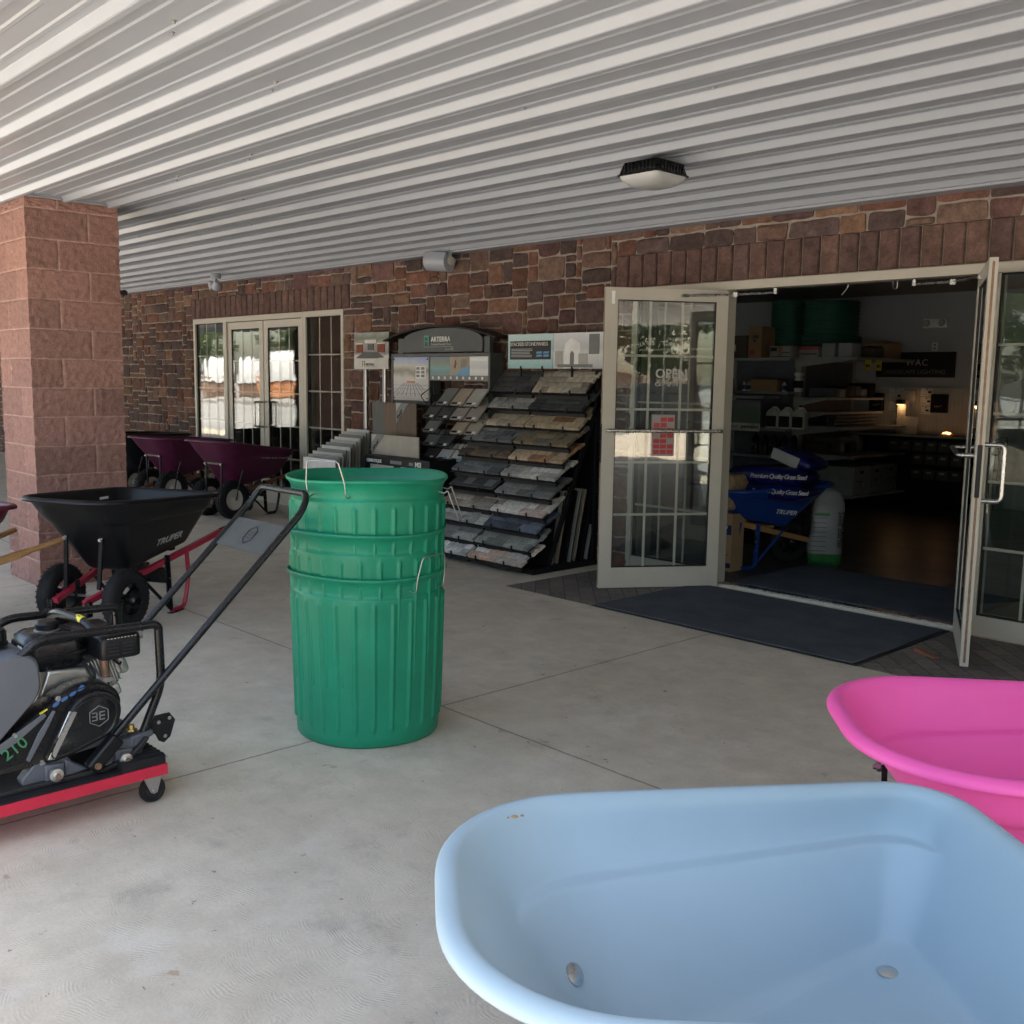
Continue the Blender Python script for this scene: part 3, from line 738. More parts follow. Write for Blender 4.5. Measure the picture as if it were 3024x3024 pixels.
for c_, a, ln, up in ((can1, radians(11) - .3, .02, True), (can3, radians(45) - 2.0, .05, False), (can3, radians(-63) - 2.0, .03, True)): bail(c_, a, ln, up)

# ================================================================== WHEELBARROWS
def outline(x0, x1, w0, w1, r0, r1, n=7, e=4):
    """rounded trapezoid: nose at x0 half width w0, rear at x1 half width w1"""
    c = [((x1, w1), r1), ((x0, w0), r0), ((x0, -w0), r0), ((x1, -w1), r1)]
    out = []; m = len(c)
    for i in range(m):
        P = Vector(c[i][0]); r = c[i][1]; A = Vector(c[i - 1][0]); Bn = Vector(c[(i + 1) % m][0])
        a = (A - P); b = (Bn - P); half = a.angle(b) / 2; L = r / math.tan(half); a.normalize(); b.normalize()
        p0 = P + a * L; p2 = P + b * L; ce = P + (a + b).normalized() * (r / sin(half))
        a0 = atan2(p0.y - ce.y, p0.x - ce.x); a1 = atan2(p2.y - ce.y, p2.x - ce.x); d = (a1 - a0 + pi) % (2 * pi) - pi
        out += [(ce.x + r * cos(a0 + d * k / n), ce.y + r * sin(a0 + d * k / n)) for k in range(n + 1)]
        Pn, rn = Vector(c[(i + 1) % m][0]), c[(i + 1) % m][1]
        An = (P - Pn).normalized(); half2 = (P - Pn).angle(Vector(c[(i + 2) % m][0]) - Pn) / 2; q = Pn + An * (rn / math.tan(half2))
        l = Vector(out[-1])
        out += [tuple(l.lerp(q, k / (e + 1))) for k in range(1, e + 1)]
    return out
NOSE = {}
def tray_mesh(t, material, zN=.79, zR=.745, top=(-.24, .78, .33, .395, .20, .13), bot=(.115, .665, .15, .215, .07, .06), zb=(.335, .455), lip=.040, sub=1, step=True, sub_step=False):
    T = outline(*top); Bo = outline(*bot)
    def zt(x): return zN + (zR - zN) * (x - top[0]) / (top[1] - top[0])
    def zbf(x): return zb[0] + (zb[1] - zb[0]) * (x - bot[0]) / (bot[1] - bot[0])
    n = len(T)
    nor = []
    for i in range(n):
        a = Vector(T[i - 1]); b = Vector(T[(i + 1) % n]); d = (b - a).normalized(); nv = Vector((d.y, -d.x))
        if nv.dot(Vector(T[i]) - Vector((.27, 0))) < 0: nv = -nv
        nor.append(nv)
    def wall(tt, off, zoff=0, ins=0., sideo=0.):
        r = []
        for i in range(n):
            a = Vector((*T[i], zt(T[i][0]))); b = Vector((*Bo[i], zbf(Bo[i][0])))
            p = a.lerp(b, tt); nv = nor[i]; f_ = off - ins + sideo * max(0, abs(nv.y) - .25) ** .5; r.append((p.x + nv.x * f_, p.y + nv.y * f_, p.z + zoff))
        return r
    def floor_(k, zo, off=0):
        cx = sum(p[0] for p in Bo) / n; r = []
        for i in range(n):
            x = cx + (Bo[i][0] - cx) * k; y = Bo[i][1] * k; r.append((x + nor[i].x * off, y + nor[i].y * off, zbf(x) + zo))
        return r
    th = .0055
    rings = [floor_(.02, 0), floor_(.5, 0), floor_(.84, .0), floor_(.90, .001), floor_(.95, .005), wall(.965, 0, .006), wall(.93, 0, .002), wall(.88, 0, 0), wall(.8, 0), wall(.55, 0)]
    sp_ = (.030 if sub_step else .012) if step else 0
    if step: rings += [wall(.36, 0), wall(.328, 0), wall(.320, 0, 0, 0, sp_ * .15), wall(.311, 0, 0, 0, sp_ * .95), wall(.30, 0, 0, 0, sp_)]
    else: rings += [wall(.3, 0)]
    o = 0
    rings += [wall(.16, 0, 0, 0, sp_ * .7), wall(.03, o), wall(.0, o, 0.0)]
    for a, b in ((.006, .009), (.014, .0135), (.024, .013), (.033, .0085), (.040, .001), (.0415, -.008), (.039, -.014), (.034, -.013), (.030, -.007), (.020, -.004), (.012, -.008)):
        rings.append(wall(0, a * lip / .04 + o, b * lip / .04))
    rings += [wall(.03, th + o), wall(.16, th, 0, 0, sp_ * .7)]
    if step: rings += [wall(.29, th, 0, 0, sp_), wall(.325, th, 0, 0, sp_ * .5), wall(.335, th)]
    rings += [wall(.36, th), wall(.55, th), wall(.8, th), wall(.93, th, -.003), wall(.98, th * .8, -.006), floor_(.95, -.011, .004), floor_(.8, -.012), floor_(.02, -.012)]
    mb = MB().mat(material).loft(rings, cap0=True, cap1=True)
    o_ = mb.build('tray', t, ang=89, sub=sub)
    def nose_at(z, y):
        best = None
        for i in range(n):
            if T[i][0] > .1 or T[i][1] * y < 0: continue
            k = (zt(T[i][0]) - z) / (zt(T[i][0]) - zbf(Bo[i][0])); p = Vector(T[i]).lerp(Vector(Bo[i]), k); d = abs(p.y - y)
            if best is None or d < best[0]: best = (d, p.x, nor[i])
        return best[1], best[2]
    NOSE[o_.name] = nose_at
    return o_, zt, zbf
def wheel(t, x, y, r, wd, style, z=None):
    z = r if z is None else z
    mb = MB().mat('rubber'); hr = r * .56; prof = []
    for a in range(0, 13):
        an = pi * a / 12; prof.append((hr + .004 + (r - hr - .004) * sin(an) ** .55, wd / 2 * -cos(an) * (1 if 0 < a < 12 else .82)))
    mb.lathe([(hr, -wd * .40)] + prof + [(hr, wd * .40)], (x, y, z), 'Y', 48)
    if style == 'lug':
        for k in range(30):
            for j, q in enumerate((-.034, -.012, .012, .034)):
                a = 2 * pi * (k + (.5 if j % 2 else 0)) / 30; rr = r - (.009 if j in (0, 3) else .001)
                R = Matrix.Rotation(-a, 3, 'Y'); mb.cbox((x + rr * cos(a), y + q * wd / .095, z + rr * sin(a)), (.010, .017, .027), R)
    else:
        for k in range(36):
            for j in (-1, 1):
                a = 2 * pi * (k + (.5 if j > 0 else 0)) / 36; R = Matrix.Rotation(-a, 3, 'Y') @ Matrix.Rotation(j * .5, 3, 'X')
                mb.cbox((x + (r - .001) * cos(a), y + j * .018, z + (r - .001) * sin(a)), (.002, .026, .006), R)
    ty = mb.build('wheel', t, ang=30)
    mb = MB().mat('cream_hub' if style == 'lug' else 'black_paint')
    if style == 'lug':
        mb.lathe([(hr, -.03), (hr - .008, -.034), (hr * .72, -.012), (.03, -.008), (.022, -.042), (.008, -.045), (0, -.045)], (x, y, z), 'Y', 30)
        mb.lathe([(hr, .03), (hr - .008, .034), (hr * .72, .012), (.03, .008), (.022, .042), (.008, .045), (0, .045)], (x, y, z), 'Y', 30)
        mb.lathe([(hr, -.03), (hr, .03)], (x, y, z), 'Y', 30)
    else:
        mb.lathe([(hr, -.036), (hr - .012, -.038), (hr - .014, 0), (hr - .012, .038), (hr, .036), (hr, -.036)], (x, y, z), 'Y', 30)
        mb.lathe([(0, -.042), (.026, -.042), (.03, -.03), (.03, .03), (.026, .042), (0, .042)], (x, y, z), 'Y', 18)
        for k in range(3):
            a = 2 * pi * k / 3 + .5; p0 = (x + .02 * cos(a), y, z + .02 * sin(a)); p1 = (x + (hr - .01) * cos(a), y, z + (hr - .01) * sin(a)); mb.bar(p0, p1, .035, .03, (0, 1, 0))
    mb.build('rim', ty, ang=40)
    MB().mat('zinc').lathe([(0, -.052), (.013, -.052), (.013, .052), (0, .052)], (x, y, z), 'Y', 6).build('axle_nut', ty)
    return ty
def wheelbarrow(label, color, loc, heading, frame='steel', track=.235, r=.185, wstyle='slick', zN=.79, zR=.745, group=None, brand=None, sub=1, step=True, single=False, color2=None, name='wheelbarrow', topx=None, under=0, frame_col=None, grip_x=1.16, tb=None, zs=None, sy=.128):
    t = thing(name, label, 'wheelbarrow', (*loc, 0), atan2(heading[1], heading[0]), group)
    tr, zt, zbf = tray_mesh(t, color, zN, zR, sub=sub, step=step, **({'top': topx} if topx else {}), **(tb or {}))
    BX0, BZ0 = (tb['bot'][0], tb['zb'][0]) if tb else (.115, .335)
    fc = frame_col or ('red_paint' if frame == 'steel' else 'oak')
    # rails
    def rz(x): return zbf(x) - .045
    zf, zg = rz(-.26) + .012 - .04, rz(grip_x) - .0
    for s_ in (-1, 1):
        y0, y1 = .105 if not single else .075, .285
        p0 = Vector((-.20, s_ * y0, zf + .01)); p1 = Vector((grip_x, s_ * y1, zg)); d = p1 - p0
        mb = MB().mat(fc)
        if frame == 'steel':
            mb.bar(p0, p0 + d * .86, .034, .034); rl = mb.build('handle_rail', t, bevel=.003)
            g = [p0 + d * .845, p0 + d * .86, p0 + d * .90, p0 + d * .97, p1, p1 + d.normalized() * .004]
            MB().mat('rubber').tube(g, [.023, .021, .0175, .019, .021, .012], 14).build('grip', rl)
        else:
            a = p0 + d * .80
            mb.bar(p0, a, .034, .044); rl = mb.build('handle_rail', t, bevel=.004)
            mb = MB().mat(fc); mb.tube([a - d * .012, a + d * .02, a + d * .05, a + d * .13, p1], [.024, .020, .0165, .019, .018], 12); mb.build('grip', rl)
    # front cross member and axle
    fm = MB().mat('black_paint'); fm.box(-.235, -.195, -.15, .15, r - .075, r - .035).box(-.215, -.18, -.15, -.115, r - .075, zf + .02).box(-.215, -.18, .115, .15, r - .075, zf + .02)
    fm.build('front_guard', t, bevel=.006)
    ax = MB().mat('zinc'); tw = track if not single else .09; ax.cyl((0, -tw, r), (0, tw, r), .009, 12)
    ax.build('axle', t)
    bk = MB()
    for s_ in (-1, 1):
        MB().mat('black_paint').box(-.02, .02, s_ * .115 - .004, s_ * .115 + .004, r - .02, rz(0) + .01).build('axle_bracket', t, bevel=.002)
    if single: wheel(t, 0, 0, r, .09, wstyle)
    else:
        for s_ in (-1, 1): wheel(t, 0, s_ * track, r, .095, wstyle)
    # nose struts
    def nosex(z, xn=None): 
        tx = (topx or (-.24,))[0]; k = (zN - z) / (zN - BZ0); return tx + (BX0 - tx) * k
    zs = zs or (.545 if wstyle != 'lug' else .58)
    for s_ in (-1, 1):
        xs_ = NOSE[tr.name](zs, s_ * sy)[0] - (.020 if tb else .012)
        m7 = MB().mat('rack_black'); xb = -.09; m7.bar((xb, s_ * .118, rz(xb) + .005), (xs_ - .006, s_ * sy, zs + .012), .030, .006, (1, 0, 0)).bar((xb - .003, s_ * .118 - .014, rz(xb) + .005), (xs_ - .009, s_ * sy - .014, zs + .012), .004, .014, (1, 0, 0))
        sr = m7.build('nose_strut', t, bevel=.001)
        MB().mat('zinc').lathe([(0, -.020), (.006, -.020), (.006, -.012), (.011, -.012), (.011, -.002), (.014, 0), (0, 0)], (xs_ - .012, s_ * sy, zs), 'X', 6).build('bolt', sr)
    if wstyle == 'lug': MB().mat('black_paint').bar((xs_ - .012, -.128, zs + .006), (xs_ - .012, .128, zs + .006), .022, .005, (1, 0, 0)).build('strut_tie', t, bevel=.001)
    if wstyle == 'lug':
        for s_ in (-1, 1): MB().mat('black_paint').tube(round_path([(.0, s_ * (track + .06), r), (.03, s_ * (track + .062), r + .14), (.06, s_ * (.30), .52)], .04), .008, 8).build('side_stay', t)
    # legs
    lc = 'black_paint' if color2 is None else color2
    for s_ in (-1, 1):
        yl = .205; x0 = .44; zt0 = rz(x0)
        mb = MB().mat(lc); mb.bar((x0, s_ * yl, zt0 + .02), (x0 + .02, s_ * yl, .035), .034, .006, (1, 0, 0)).bar((x0 - .015, s_ * yl, zt0 + .02), (x0 + .005, s_ * yl, .035), .005, .03, (1, 0, 0))
        mb.box(x0 + .005, x0 + .14, s_ * yl - .018, s_ * yl + .018, .0, .006)
        mb.bar((x0 - .26, s_ * (yl - .03), rz(x0 - .26)), (x0 + .03, s_ * yl, .02), .022, .006, (0, 1, 0))
        lg = mb.build('leg', t, bevel=.001)
        MB().mat(fc if frame == 'steel' else lc).tube(round_path([(x0 + .04, s_ * yl, .016), (x0 + .16, s_ * yl, .016), (x0 + .20, s_ * (yl + .01), .20), (x0 + .17, s_ * (yl + .02), rz(x0 + .17))], .04, 5), .014, 10).build('foot', lg)
        m8 = MB().mat('zinc')
        for z in (zt0 - .06, zt0 - .13, .16): m8.lathe([(0, s_ * .010), (.007, s_ * .010), (.007, s_ * .002), (0, s_ * .002)], (x0 + .01, s_ * (yl + .004), z), 'Y', 6)
        for z in (.16,): pass
        m8.build('bolts', lg, smooth=False)
    MB().mat('black_paint').box(.425, .462, -.205, .205, .20, .30).build('cross_brace', t, bevel=.003)
    for xx in (.26, .52):
        MB().mat('black_paint' if frame == 'steel' else fc).box(xx, xx + .05, -.17, .17, rz(xx) + .015, zbf(xx) - .012).build('tray_riser', t, bevel=.002)
    return t, tr, zt, zbf
def side_point(t_top, t_bot, k, m_): return tuple(Vector(t_top).lerp(Vector(t_bot), k))
def brand(parent, body, x, k, size, zN, zR, side=1, mat_='silver_ink', off=.0085, top=(-.24, .78, .33, .395), bot=(.115, .665, .15, .215), zb=(.335, .455), space=1., shear=.25, flip=False):
    """lettering lying on the sloping side of a tray; k is the share of the way down"""
    def P(xx, kk):
        u = (xx - (top[0] + (bot[0] - top[0]) * kk)) / ((top[1] + (bot[1] - top[1]) * kk) - (top[0] + (bot[0] - top[0]) * kk))
        a = Vector((top[0] + (top[1] - top[0]) * u, side * (top[2] + (top[3] - top[2]) * u), zN + (zR - zN) * u))
        b = Vector((bot[0] + (bot[1] - bot[0]) * u, side * (bot[2] + (bot[3] - bot[2]) * u), zb[0] + (zb[1] - zb[0]) * u))
        return a.lerp(b, kk)
    p = P(x, k); px = (P(x + .1, k) - p) * (1 if side < 0 else -1); up = P(x, k - .1) - p; n = px.cross(up).normalized()
    if flip: px = -px
    return text('lettering', body, size, p + n * off, px, up, mat_, parent, ext=.0008, bold=.0012, shear=shear, space=space)

HB = (-.48, .877)
wbk, trk, _, _ = wheelbarrow('black tray wheelbarrow with maroon red steel frame and two black wheels beside the column', 'black_plastic', (-6.056, 2.295), HB)
brand(trk, 'TRUPER', .305, .80, .066, .79, .745, side=-1)
m9 = MB().mat('white_label').box(.50, .58, -.0, .003, .700, .716); ob = m9.build('barcode_sticker', trk, smooth=False); ob.location = (0, .345, 0)
TB = dict(sub_step=True, zb=(.40, .50), bot=(.07, .60, .095, .275, .05, .045))
blu, trb, _, _ = wheelbarrow('light blue plastic tub wheelbarrow in the near right foreground', 'sky_blue', (-.925, 1.084), (.62, .78), sub=1, zN=.765, zR=.745, topx=(-.212, .70, .292, .375, .235, .10), tb=TB, zs=.55)
pnk, trp, _, _ = wheelbarrow('bright pink tub wheelbarrow behind the light blue one', 'pink', (-.903, 2.215), (.763, .646), sub=1, zN=.765, zR=.745, topx=(-.205, .79, .312, .375, .24, .12), tb=TB, zs=.60, sy=.15)
m = MB().mat('cardboard')
for dx, dy, q in ((0, 0, .007), (.006, .012, .004), (-.004, -.011, .003)): m.lathe([(0, .0012), (q * .6, .0010), (q, -.0005)], (-1.1729 + dx, 1.133 + dy, .7795), 'Z', 9)
st = m.build('dirt_spot', smooth=False); st.parent = trb; st.matrix_parent_inverse = (Matrix.Translation((-.925, 1.084, 0)) @ Matrix.Rotation(atan2(.78, .62), 4, 'Z')).inverted()
# bolt heads inside the two tubs
for tr in (trb, trp):
    for x, y in ((.545, .195), (.545, -.195), (.20, .10), (.20, -.10)): MB().mat('aluminium').lathe([(0, .006), (.012, .005), (.019, .0005), (.019, -.002)], (x, y, .40 + .10 * (x - .07) / .53 + .001), 'Z', 18).build('floor_bolt', tr)
    for s_ in (-1, 1):
        zq, yq = (.55, .128) if tr is trb else (.60, .15); x, nv = NOSE[tr.name](zq, s_ * yq); mq = MB(); mq.X = Matrix.Translation((x + .002, s_ * yq, zq)) @ Vector((-nv.x, -nv.y, .75)).to_track_quat('Z', 'Y').to_matrix().to_4x4()
        mq.mat('steel').lathe([(0, .003), (.014, .0025), (.019, .0003), (.019, -.006)], seg=18).build('nose_bolt', tr)
G1 = 'wheelbarrows lined up at the far entrance'
wA, trA, _, _ = wheelbarrow('large maroon tray wheelbarrow with lettering parked in front of the closed glass doors', 'maroon', (-10.04, 5.20), (-.2, .98), frame='wood', frame_col='redwood', track=.20, r=.205, wstyle='lug', zN=.835, zR=.70, group=G1)
brand(trA, 'SCENIC ROAD', .31, .34, .062, .835, .70, side=-1, shear=.2)
wB, trB, _, _ = wheelbarrow('maroon tray wheelbarrow between the black one and the large maroon one', 'maroon', (-11.42, 5.16), (-.2, .98), frame='wood', frame_col='redwood', track=.20, r=.205, wstyle='lug', zN=.80, zR=.745, group=G1)
wC, trC, _, _ = wheelbarrow('black tray wheelbarrow with wooden handles half hidden behind the column', 'black_plastic', (-12.35, 5.10), (-.25, .97), frame='wood', frame_col='redwood', track=.20, r=.205, wstyle='lug', zN=.80, zR=.77, group=G1)
wE, trE, _, _ = wheelbarrow('burgundy tray wheelbarrow with a wooden handle cut off at the left edge', 'burgundy', (-6.38, 1.087), (-.20, .98), frame='wood', track=.22, zN=.79, zR=.745, grip_x=1.12)

# ================================================================== PLATE COMPACTOR ON ITS DOLLY
D = thing('dolly', 'red framed wooden dolly on rubber casters under the plate compactor', 'dolly', (-3.58, 1.0, 0))
MB().mat('dolly_red').box(-.25, .25, -.52, .50, .105, .145).build('frame', D, bevel=.002)
mb = MB().mat('rubber').box(-.25, .245, -.52, -.36, .1455, .178).box(-.25, .245, .34, .495, .1455, .178)
for i in range(16): mb.box(-.245 + i * .031, -.232 + i * .031, .34, .495, .178, .1805)
mb.box(-.25, .25, -.36, .34, .1455, .150); mb.build('deck_pad', D, bevel=.002)
def caster(x, y, a):
    m = MB(); X = Matrix.Translation((x, y, 0)) @ Matrix.Rotation(a, 4, 'Z'); m.X = X
    m.mat('zinc').box(-.035, .035, -.03, .03, .099, .104)
    for s_ in (-1, 1): m.prism([(-.034, .099), (.034, .099), (.016, .038), (.004, .034), (-.008, .040)], s_ * .018 - .0015, s_ * .018 + .0015, 'Y')
    m.lathe([(0, -.025), (.007, -.025), (.007, .025), (0, .025)], (.004, 0, .046), 'Y', 8)
    c = m.build('caster', D, bevel=.0008)
    m = MB(); m.X = X; m.mat('rubber').lathe([(0, -.012), (.022, -.013), (.024, -.010), (.033, -.010), (.036, -.013), (.044, -.012), (.0465, -.006), (.0465, .006), (.044, .012), (.036, .013), (.033, .010), (.024, .010), (.022, .013), (0, .012)], (.004, 0, .0465), 'Y', 36); m.build('wheel', c)
caster(.205, .455, radians(90)); caster(-.205, .455, radians(60)); caster(.205, -.45, radians(90)); caster(-.205, -.45, radians(110))
PC = thing('plate_compactor', 'black and grey plate compactor with a tall tubular handle on the red dolly', 'plate compactor', (-3.40, 1.0, .150))
# local: +y toward handle, +x toward viewer side face at x=0, machine body spans x -.42..0
mb = MB().mat('casting_grey'); mb.names = ['black_matte']; mb.cur = 0
prof = [(-.46, .10), (-.43, .04), (-.36, .008), (-.30, 0), (.30, 0), (.38, .012), (.435, .05), (.46, .085), (.445, .088), (.42, .062), (.37, .028), (.30, .016), (-.30, .016), (-.35, .022), (-.41, .05), (-.445, .105)]
mb.prism(prof, -.44, .02, 'X'); mb.build('base_plate', PC, bevel=.004)
def cast(y0, y1, z0, z1, bolt):
    m = MB().mat('casting_grey'); m.prism([(y0, z0), (y1, z0), (y1 + .015, z0 + .03), (y1 - .02, z1), (y0 + .04, z1), (y0 - .01, z0 + .03)], -.05, -.002, 'X')
    m.prism([(bolt[0] - .03, z0), (bolt[0] + .03, z0), (bolt[0] + .035, bolt[1] + .03), (bolt[0] - .03, bolt[1] + .035)], -.01, .012, 'X')
    return m
c1 = cast(.04, .20, .0, .085, (.134, .035)); c1.prism([(.17, .012), (.25, .02), (.17, .075)], -.03, .006, 'X'); c1.build('mount_bracket', PC, bevel=.006)
c2 = cast(.30, .43, .01, .092, (.368, .03)); c2.prism([(.40, .05), (.485, .085), (.48, .105), (.40, .095)], -.05, .0, 'X'); c2.prism([(.285, .0), (.33, .0), (.33, .055)], -.03, .008, 'X'); c2.build('mount_bracket', PC, bevel=.006)
for y, z, col_, r_ in ((.134, .035, 'aluminium', .022), (.368, .03, 'aluminium', .022), (.266, .036, 'brass', .024)):
    m = MB().mat(col_).lathe([(0, .018 + .02), (.011, .018 + .02), (.011, .012 + .016), (r_, .012 + .014), (r_, .010), (0, .010)], (.006, y, z), 'X', 24); m.mat('rust_steel').lathe([(0, .045), (.010, .045), (.011, .030), (0, .030)], (.006, y, z), 'X', 6); m.build('mount_bolt', PC)
MB().mat('slate_grey').prism([(.10, .055), (.44, .085), (.44, .108), (.10, .10)], -.36, -.045, 'X').build('console_plate', PC, bevel=.004)
m = MB().mat('brass')
for y, z in ((.085, .088), (.415, .108), (.345, .104)): m.lathe([(0, .022), (.010, .022), (.010, .008), (.019, .007), (.019, 0), (0, 0)], (-.03, y, z), 'Z', 6)
m.build('deck_bolts', PC)
# belt cover: long teardrop running down to the front, on the viewer's side
cov = [(-.32, .075), (-.10, .065), (.06, .070), (.20, .095), (.30, .125), (.355, .17), (.372, .225), (.36, .27), (.325, .302), (.28, .315), (.225, .311), (.17, .292), (.10, .252), (.02, .20), (-.06, .145), (-.2, .10), (-.30, .09)]
cc = []
for i in range(len(cov)):
    P0, P1, P2, P3 = (Vector(cov[(i + q) % len(cov)]) for q in (-1, 0, 1, 2))
    for k in range(4):
        s_ = k / 4; cc.append(tuple(.5 * ((2 * P1) + (P2 - P0) * s_ + (2 * P0 - 5 * P1 + 4 * P2 - P3) * s_ ** 2 + (3 * P1 - P0 - 3 * P2 + P3) * s_ ** 3)))
cen = Vector((.13, .18))
def covring(k, x): return [(x, cen.x + (p[0] - cen.x) * k, cen.y + (p[1] - cen.y) * k) for p in cc]
m = MB().mat('black_paint').loft([covring(.97, -.10), covring(1, -.095), covring(1, -.012), covring(.985, -.004), covring(.95, .0), covring(.90, -.002)], cap0=True, cap1=True)
cvr = m.build('belt_cover', PC, ang=50)
# raised round belt housing with the emblem
disc = [(.28 + .078 * cos(a), .205 + .085 * sin(a)) for a in [2 * pi * i / 40 for i in range(40)]]
body2 = [(.11, .075), (.30, .118), (.352, .16), (.366, .215), (.345, .262), (.295, .290), (.245, .286), (.20, .258), (.155, .19)]
bb = []
for i in range(len(body2)):
    P0, P1, P2, P3 = (Vector(body2[(i + q) % len(body2)]) for q in (-1, 0, 1, 2))
    for k in range(5):
        s_ = k / 5; bb.append(tuple(.5 * ((2 * P1) + (P2 - P0) * s_ + (2 * P0 - 5 * P1 + 4 * P2 - P3) * s_ ** 2 + (3 * P1 - P0 - 3 * P2 + P3) * s_ ** 3)))
c3 = Vector((.26, .19))
m = MB().mat('black_paint').loft([[(x, c3.x + (p[0] - c3.x) * k, c3.y + (p[1] - c3.y) * k) for p in bb] for k, x in ((1, -.006), (1, .006), (.96, .014), (.86, .017), (.80, .014), (.78, .016))], cap1=True)
m.build('pulley_housing', cvr, ang=45)
m = MB().mat('steel').prism([(.112, .088), (.135, .085), (.215, .232), (.188, .240)], .003, .0165, 'X'); m.build('bright_stripe', cvr, bevel=.002)
m = MB().mat('slate_grey').prism([(-.28, .088), (-.12, .098), (.02, .165), (.12, .235), (.112, .246), (.0, .185), (-.14, .112), (-.28, .096)], -.004, .004, 'X'); m.prism([(.05, .10), (.06, .09), (.115, .18), (.15, .245), (.140, .25), (.09, .18)], -.004, .003, 'X'); m.build('side_stripe', cvr, bevel=.002)
hx_, hz_ = .285, .203
hexa = [(hx_ + .036 * cos(pi / 6 + i * pi / 3), hz_ + .036 * sin(pi / 6 + i * pi / 3)) for i in range(6)]
MB().mat('grey_ink').tube([(.0185, p[0], p[1]) for p in hexa], .0018, 6, closed=True).build('emblem', cvr)
m = MB().mat('grey_ink')
def seg(m, y0, z0, y1, z1): m.bar((.018, y0, z0), (.018, y1, z1), .0035, .003, (1, 0, 0))
e0 = hx_ - .004
for z in (-.013, 0, .013): seg(m, e0 - .020, hz_ + z, e0 - .002, hz_ + z); seg(m, e0 + .006, hz_ + z, e0 + .023, hz_ + z)
seg(m, e0 - .003, hz_ - .013, e0 - .003, hz_ + .013); seg(m, e0 + .007, hz_ - .013, e0 + .007, hz_ + .013); m.build('emblem_letters', cvr, smooth=False)
text('lettering', 'SP', .056, (.0035, -.079, .066), (0, .86, .50), (0, -.5, .86), 'grey_ink', cvr, bold=.0004)
text('lettering', '210', .056, (.0035, -.012, .112), (0, .86, .50), (0, -.5, .86), 'green_ink', cvr, bold=.0002)
for i in range(4):
    y = .152 + i * .028; z = .268 + i * .0125; m = MB().mat('blue_label').prism([(y + .012 * cos(a), z + .007 * sin(a) + .4 * .012 * cos(a)) for a in [2 * pi * q / 14 for q in range(14)]], -.03, -.001, 'X'); m.build('symbol_sticker', cvr, smooth=False)
m = MB().mat('yellow_label').prism([(.10, .243), (.125, .255), (.122, .261), (.098, .249)], -.03, -.0005, 'X'); m.build('warning_sticker', cvr, smooth=False)
# water tank
tk = [(-.30, .30), (-.28, .12), (-.16, .06), (-.05, .15), (.095, .295), (.114, .335), (.108, .42), (.085, .448), (.03, .458), (-.02, .446), (-.26, .446), (-.30, .40)]
tt = [tuple(p) for p in round_path([(p[0], p[1], 0) for p in tk] + [(tk[0][0], tk[0][1], 0)], .018, 4)][:-1]
ct = Vector((-.1, .33))
MB().mat('slate_grey').loft([[(x, ct.x + (p[0] - ct.x) * k, ct.y + (p[1] - ct.y) * k) for p in tt] for k, x in ((.94, -.43), (.98, -.422), (1, -.40), (1, -.03), (.98, -.008), (.94, 0))], cap0=True, cap1=True).build('water_tank', PC, ang=28)
m = MB().mat('black_plastic').lathe([(0, .062), (.026, .062), (.030, .055), (.044, .052), (.046, .048), (.046, .012), (.052, .010), (.054, 0), (0, 0)], (-.14, .0, .468), 'Z', 28)
for k in range(14): a = 2 * pi * k / 14; m.cbox((-.14 + .046 * cos(a), .046 * sin(a), .498), (.006, .006, .03), Matrix.Rotation(a, 3, 'Z'))
m.build('tank_cap', PC, bevel=.001)
# engine
m = MB().mat('black_paint'); ft = rrect(.105, .315, -.33, -.13, .045, 5)
def ftr(k, z): 
    return [(-.23 + (p[1] + .23) * k, .21 + (p[0] - .21) * k, z) for p in ft]
m.loft([ftr(.86, .345), ftr(.93, .352), ftr(.955, .388), ftr(1.04, .392), ftr(1.04, .398), ftr(.98, .402), ftr(.97, .43), ftr(.90, .455), ftr(.7, .470), ftr(.3, .476)], cap0=True, cap1=True).build('fuel_tank', PC, ang=45)
MB().mat('zinc').lathe([(.04, 0), (.042, .006), (.03, .012), (0, .012)], (-.20, .20, .472), 'Z', 24).mat('black_plastic').lathe([(.036, .010), (.038, .026), (.030, .036), (0, .036)], (-.20, .20, .474), 'Z', 24).build('fuel_cap', PC)
m = MB().mat('yellow_label').box(-.155, -.150, .098, .125, .365, .43).mat('white_label').box(-.19, -.155, .0985, .101, .39, .44); m.build('tank_label', PC, smooth=False)
m = MB().mat('aluminium'); m.prism([(.14, .12), (.34, .12), (.345, .24), (.30, .34), (.17, .35), (.13, .25)], -.31, -.12, 'X'); m.prism([(.345, .20), (.415, .235), (.40, .275), (.35, .255)], -.28, -.09, 'X'); m.build('crankcase', PC, bevel=.008)
m = MB().mat('aluminium')
for i in range(9):
    m.X = Matrix.Translation((-.19, .325 + i * .010, .30 + i * .0035)) @ Matrix.Rotation(radians(18), 4, 'X'); m.cbox((0, 0, 0), (.15 - abs(i - 4) * .004, .0035, .115))
m.X = Matrix.Identity(4); m.X = Matrix.Translation((-.19, .37, .315)) @ Matrix.Rotation(radians(18), 4, 'X'); m.cbox((0, 0, 0), (.10, .10, .085)); m.build('cylinder_fins', PC, smooth=False)
m = MB().mat('aluminium'); m.X = Matrix.Translation((-.19, .435, .335)) @ Matrix.Rotation(radians(18), 4, 'X'); m.cbox((0, 0, 0), (.10, .035, .10)); m.build('valve_cover', PC, bevel=.014, seg=4)
m = MB().mat('rust_steel').cyl((-.11, .36, .285), (-.11, .36, .38), .016, 12).mat('zinc').prism([(.335, .285), (.385, .285), (.375, .300), (.345, .300)], -.135, -.085, 'X'); m.build('exhaust_stub', PC)
m = MB().mat('black_plastic'); mf = rrect(.322, .468, -.17, -.04, .022, 4)
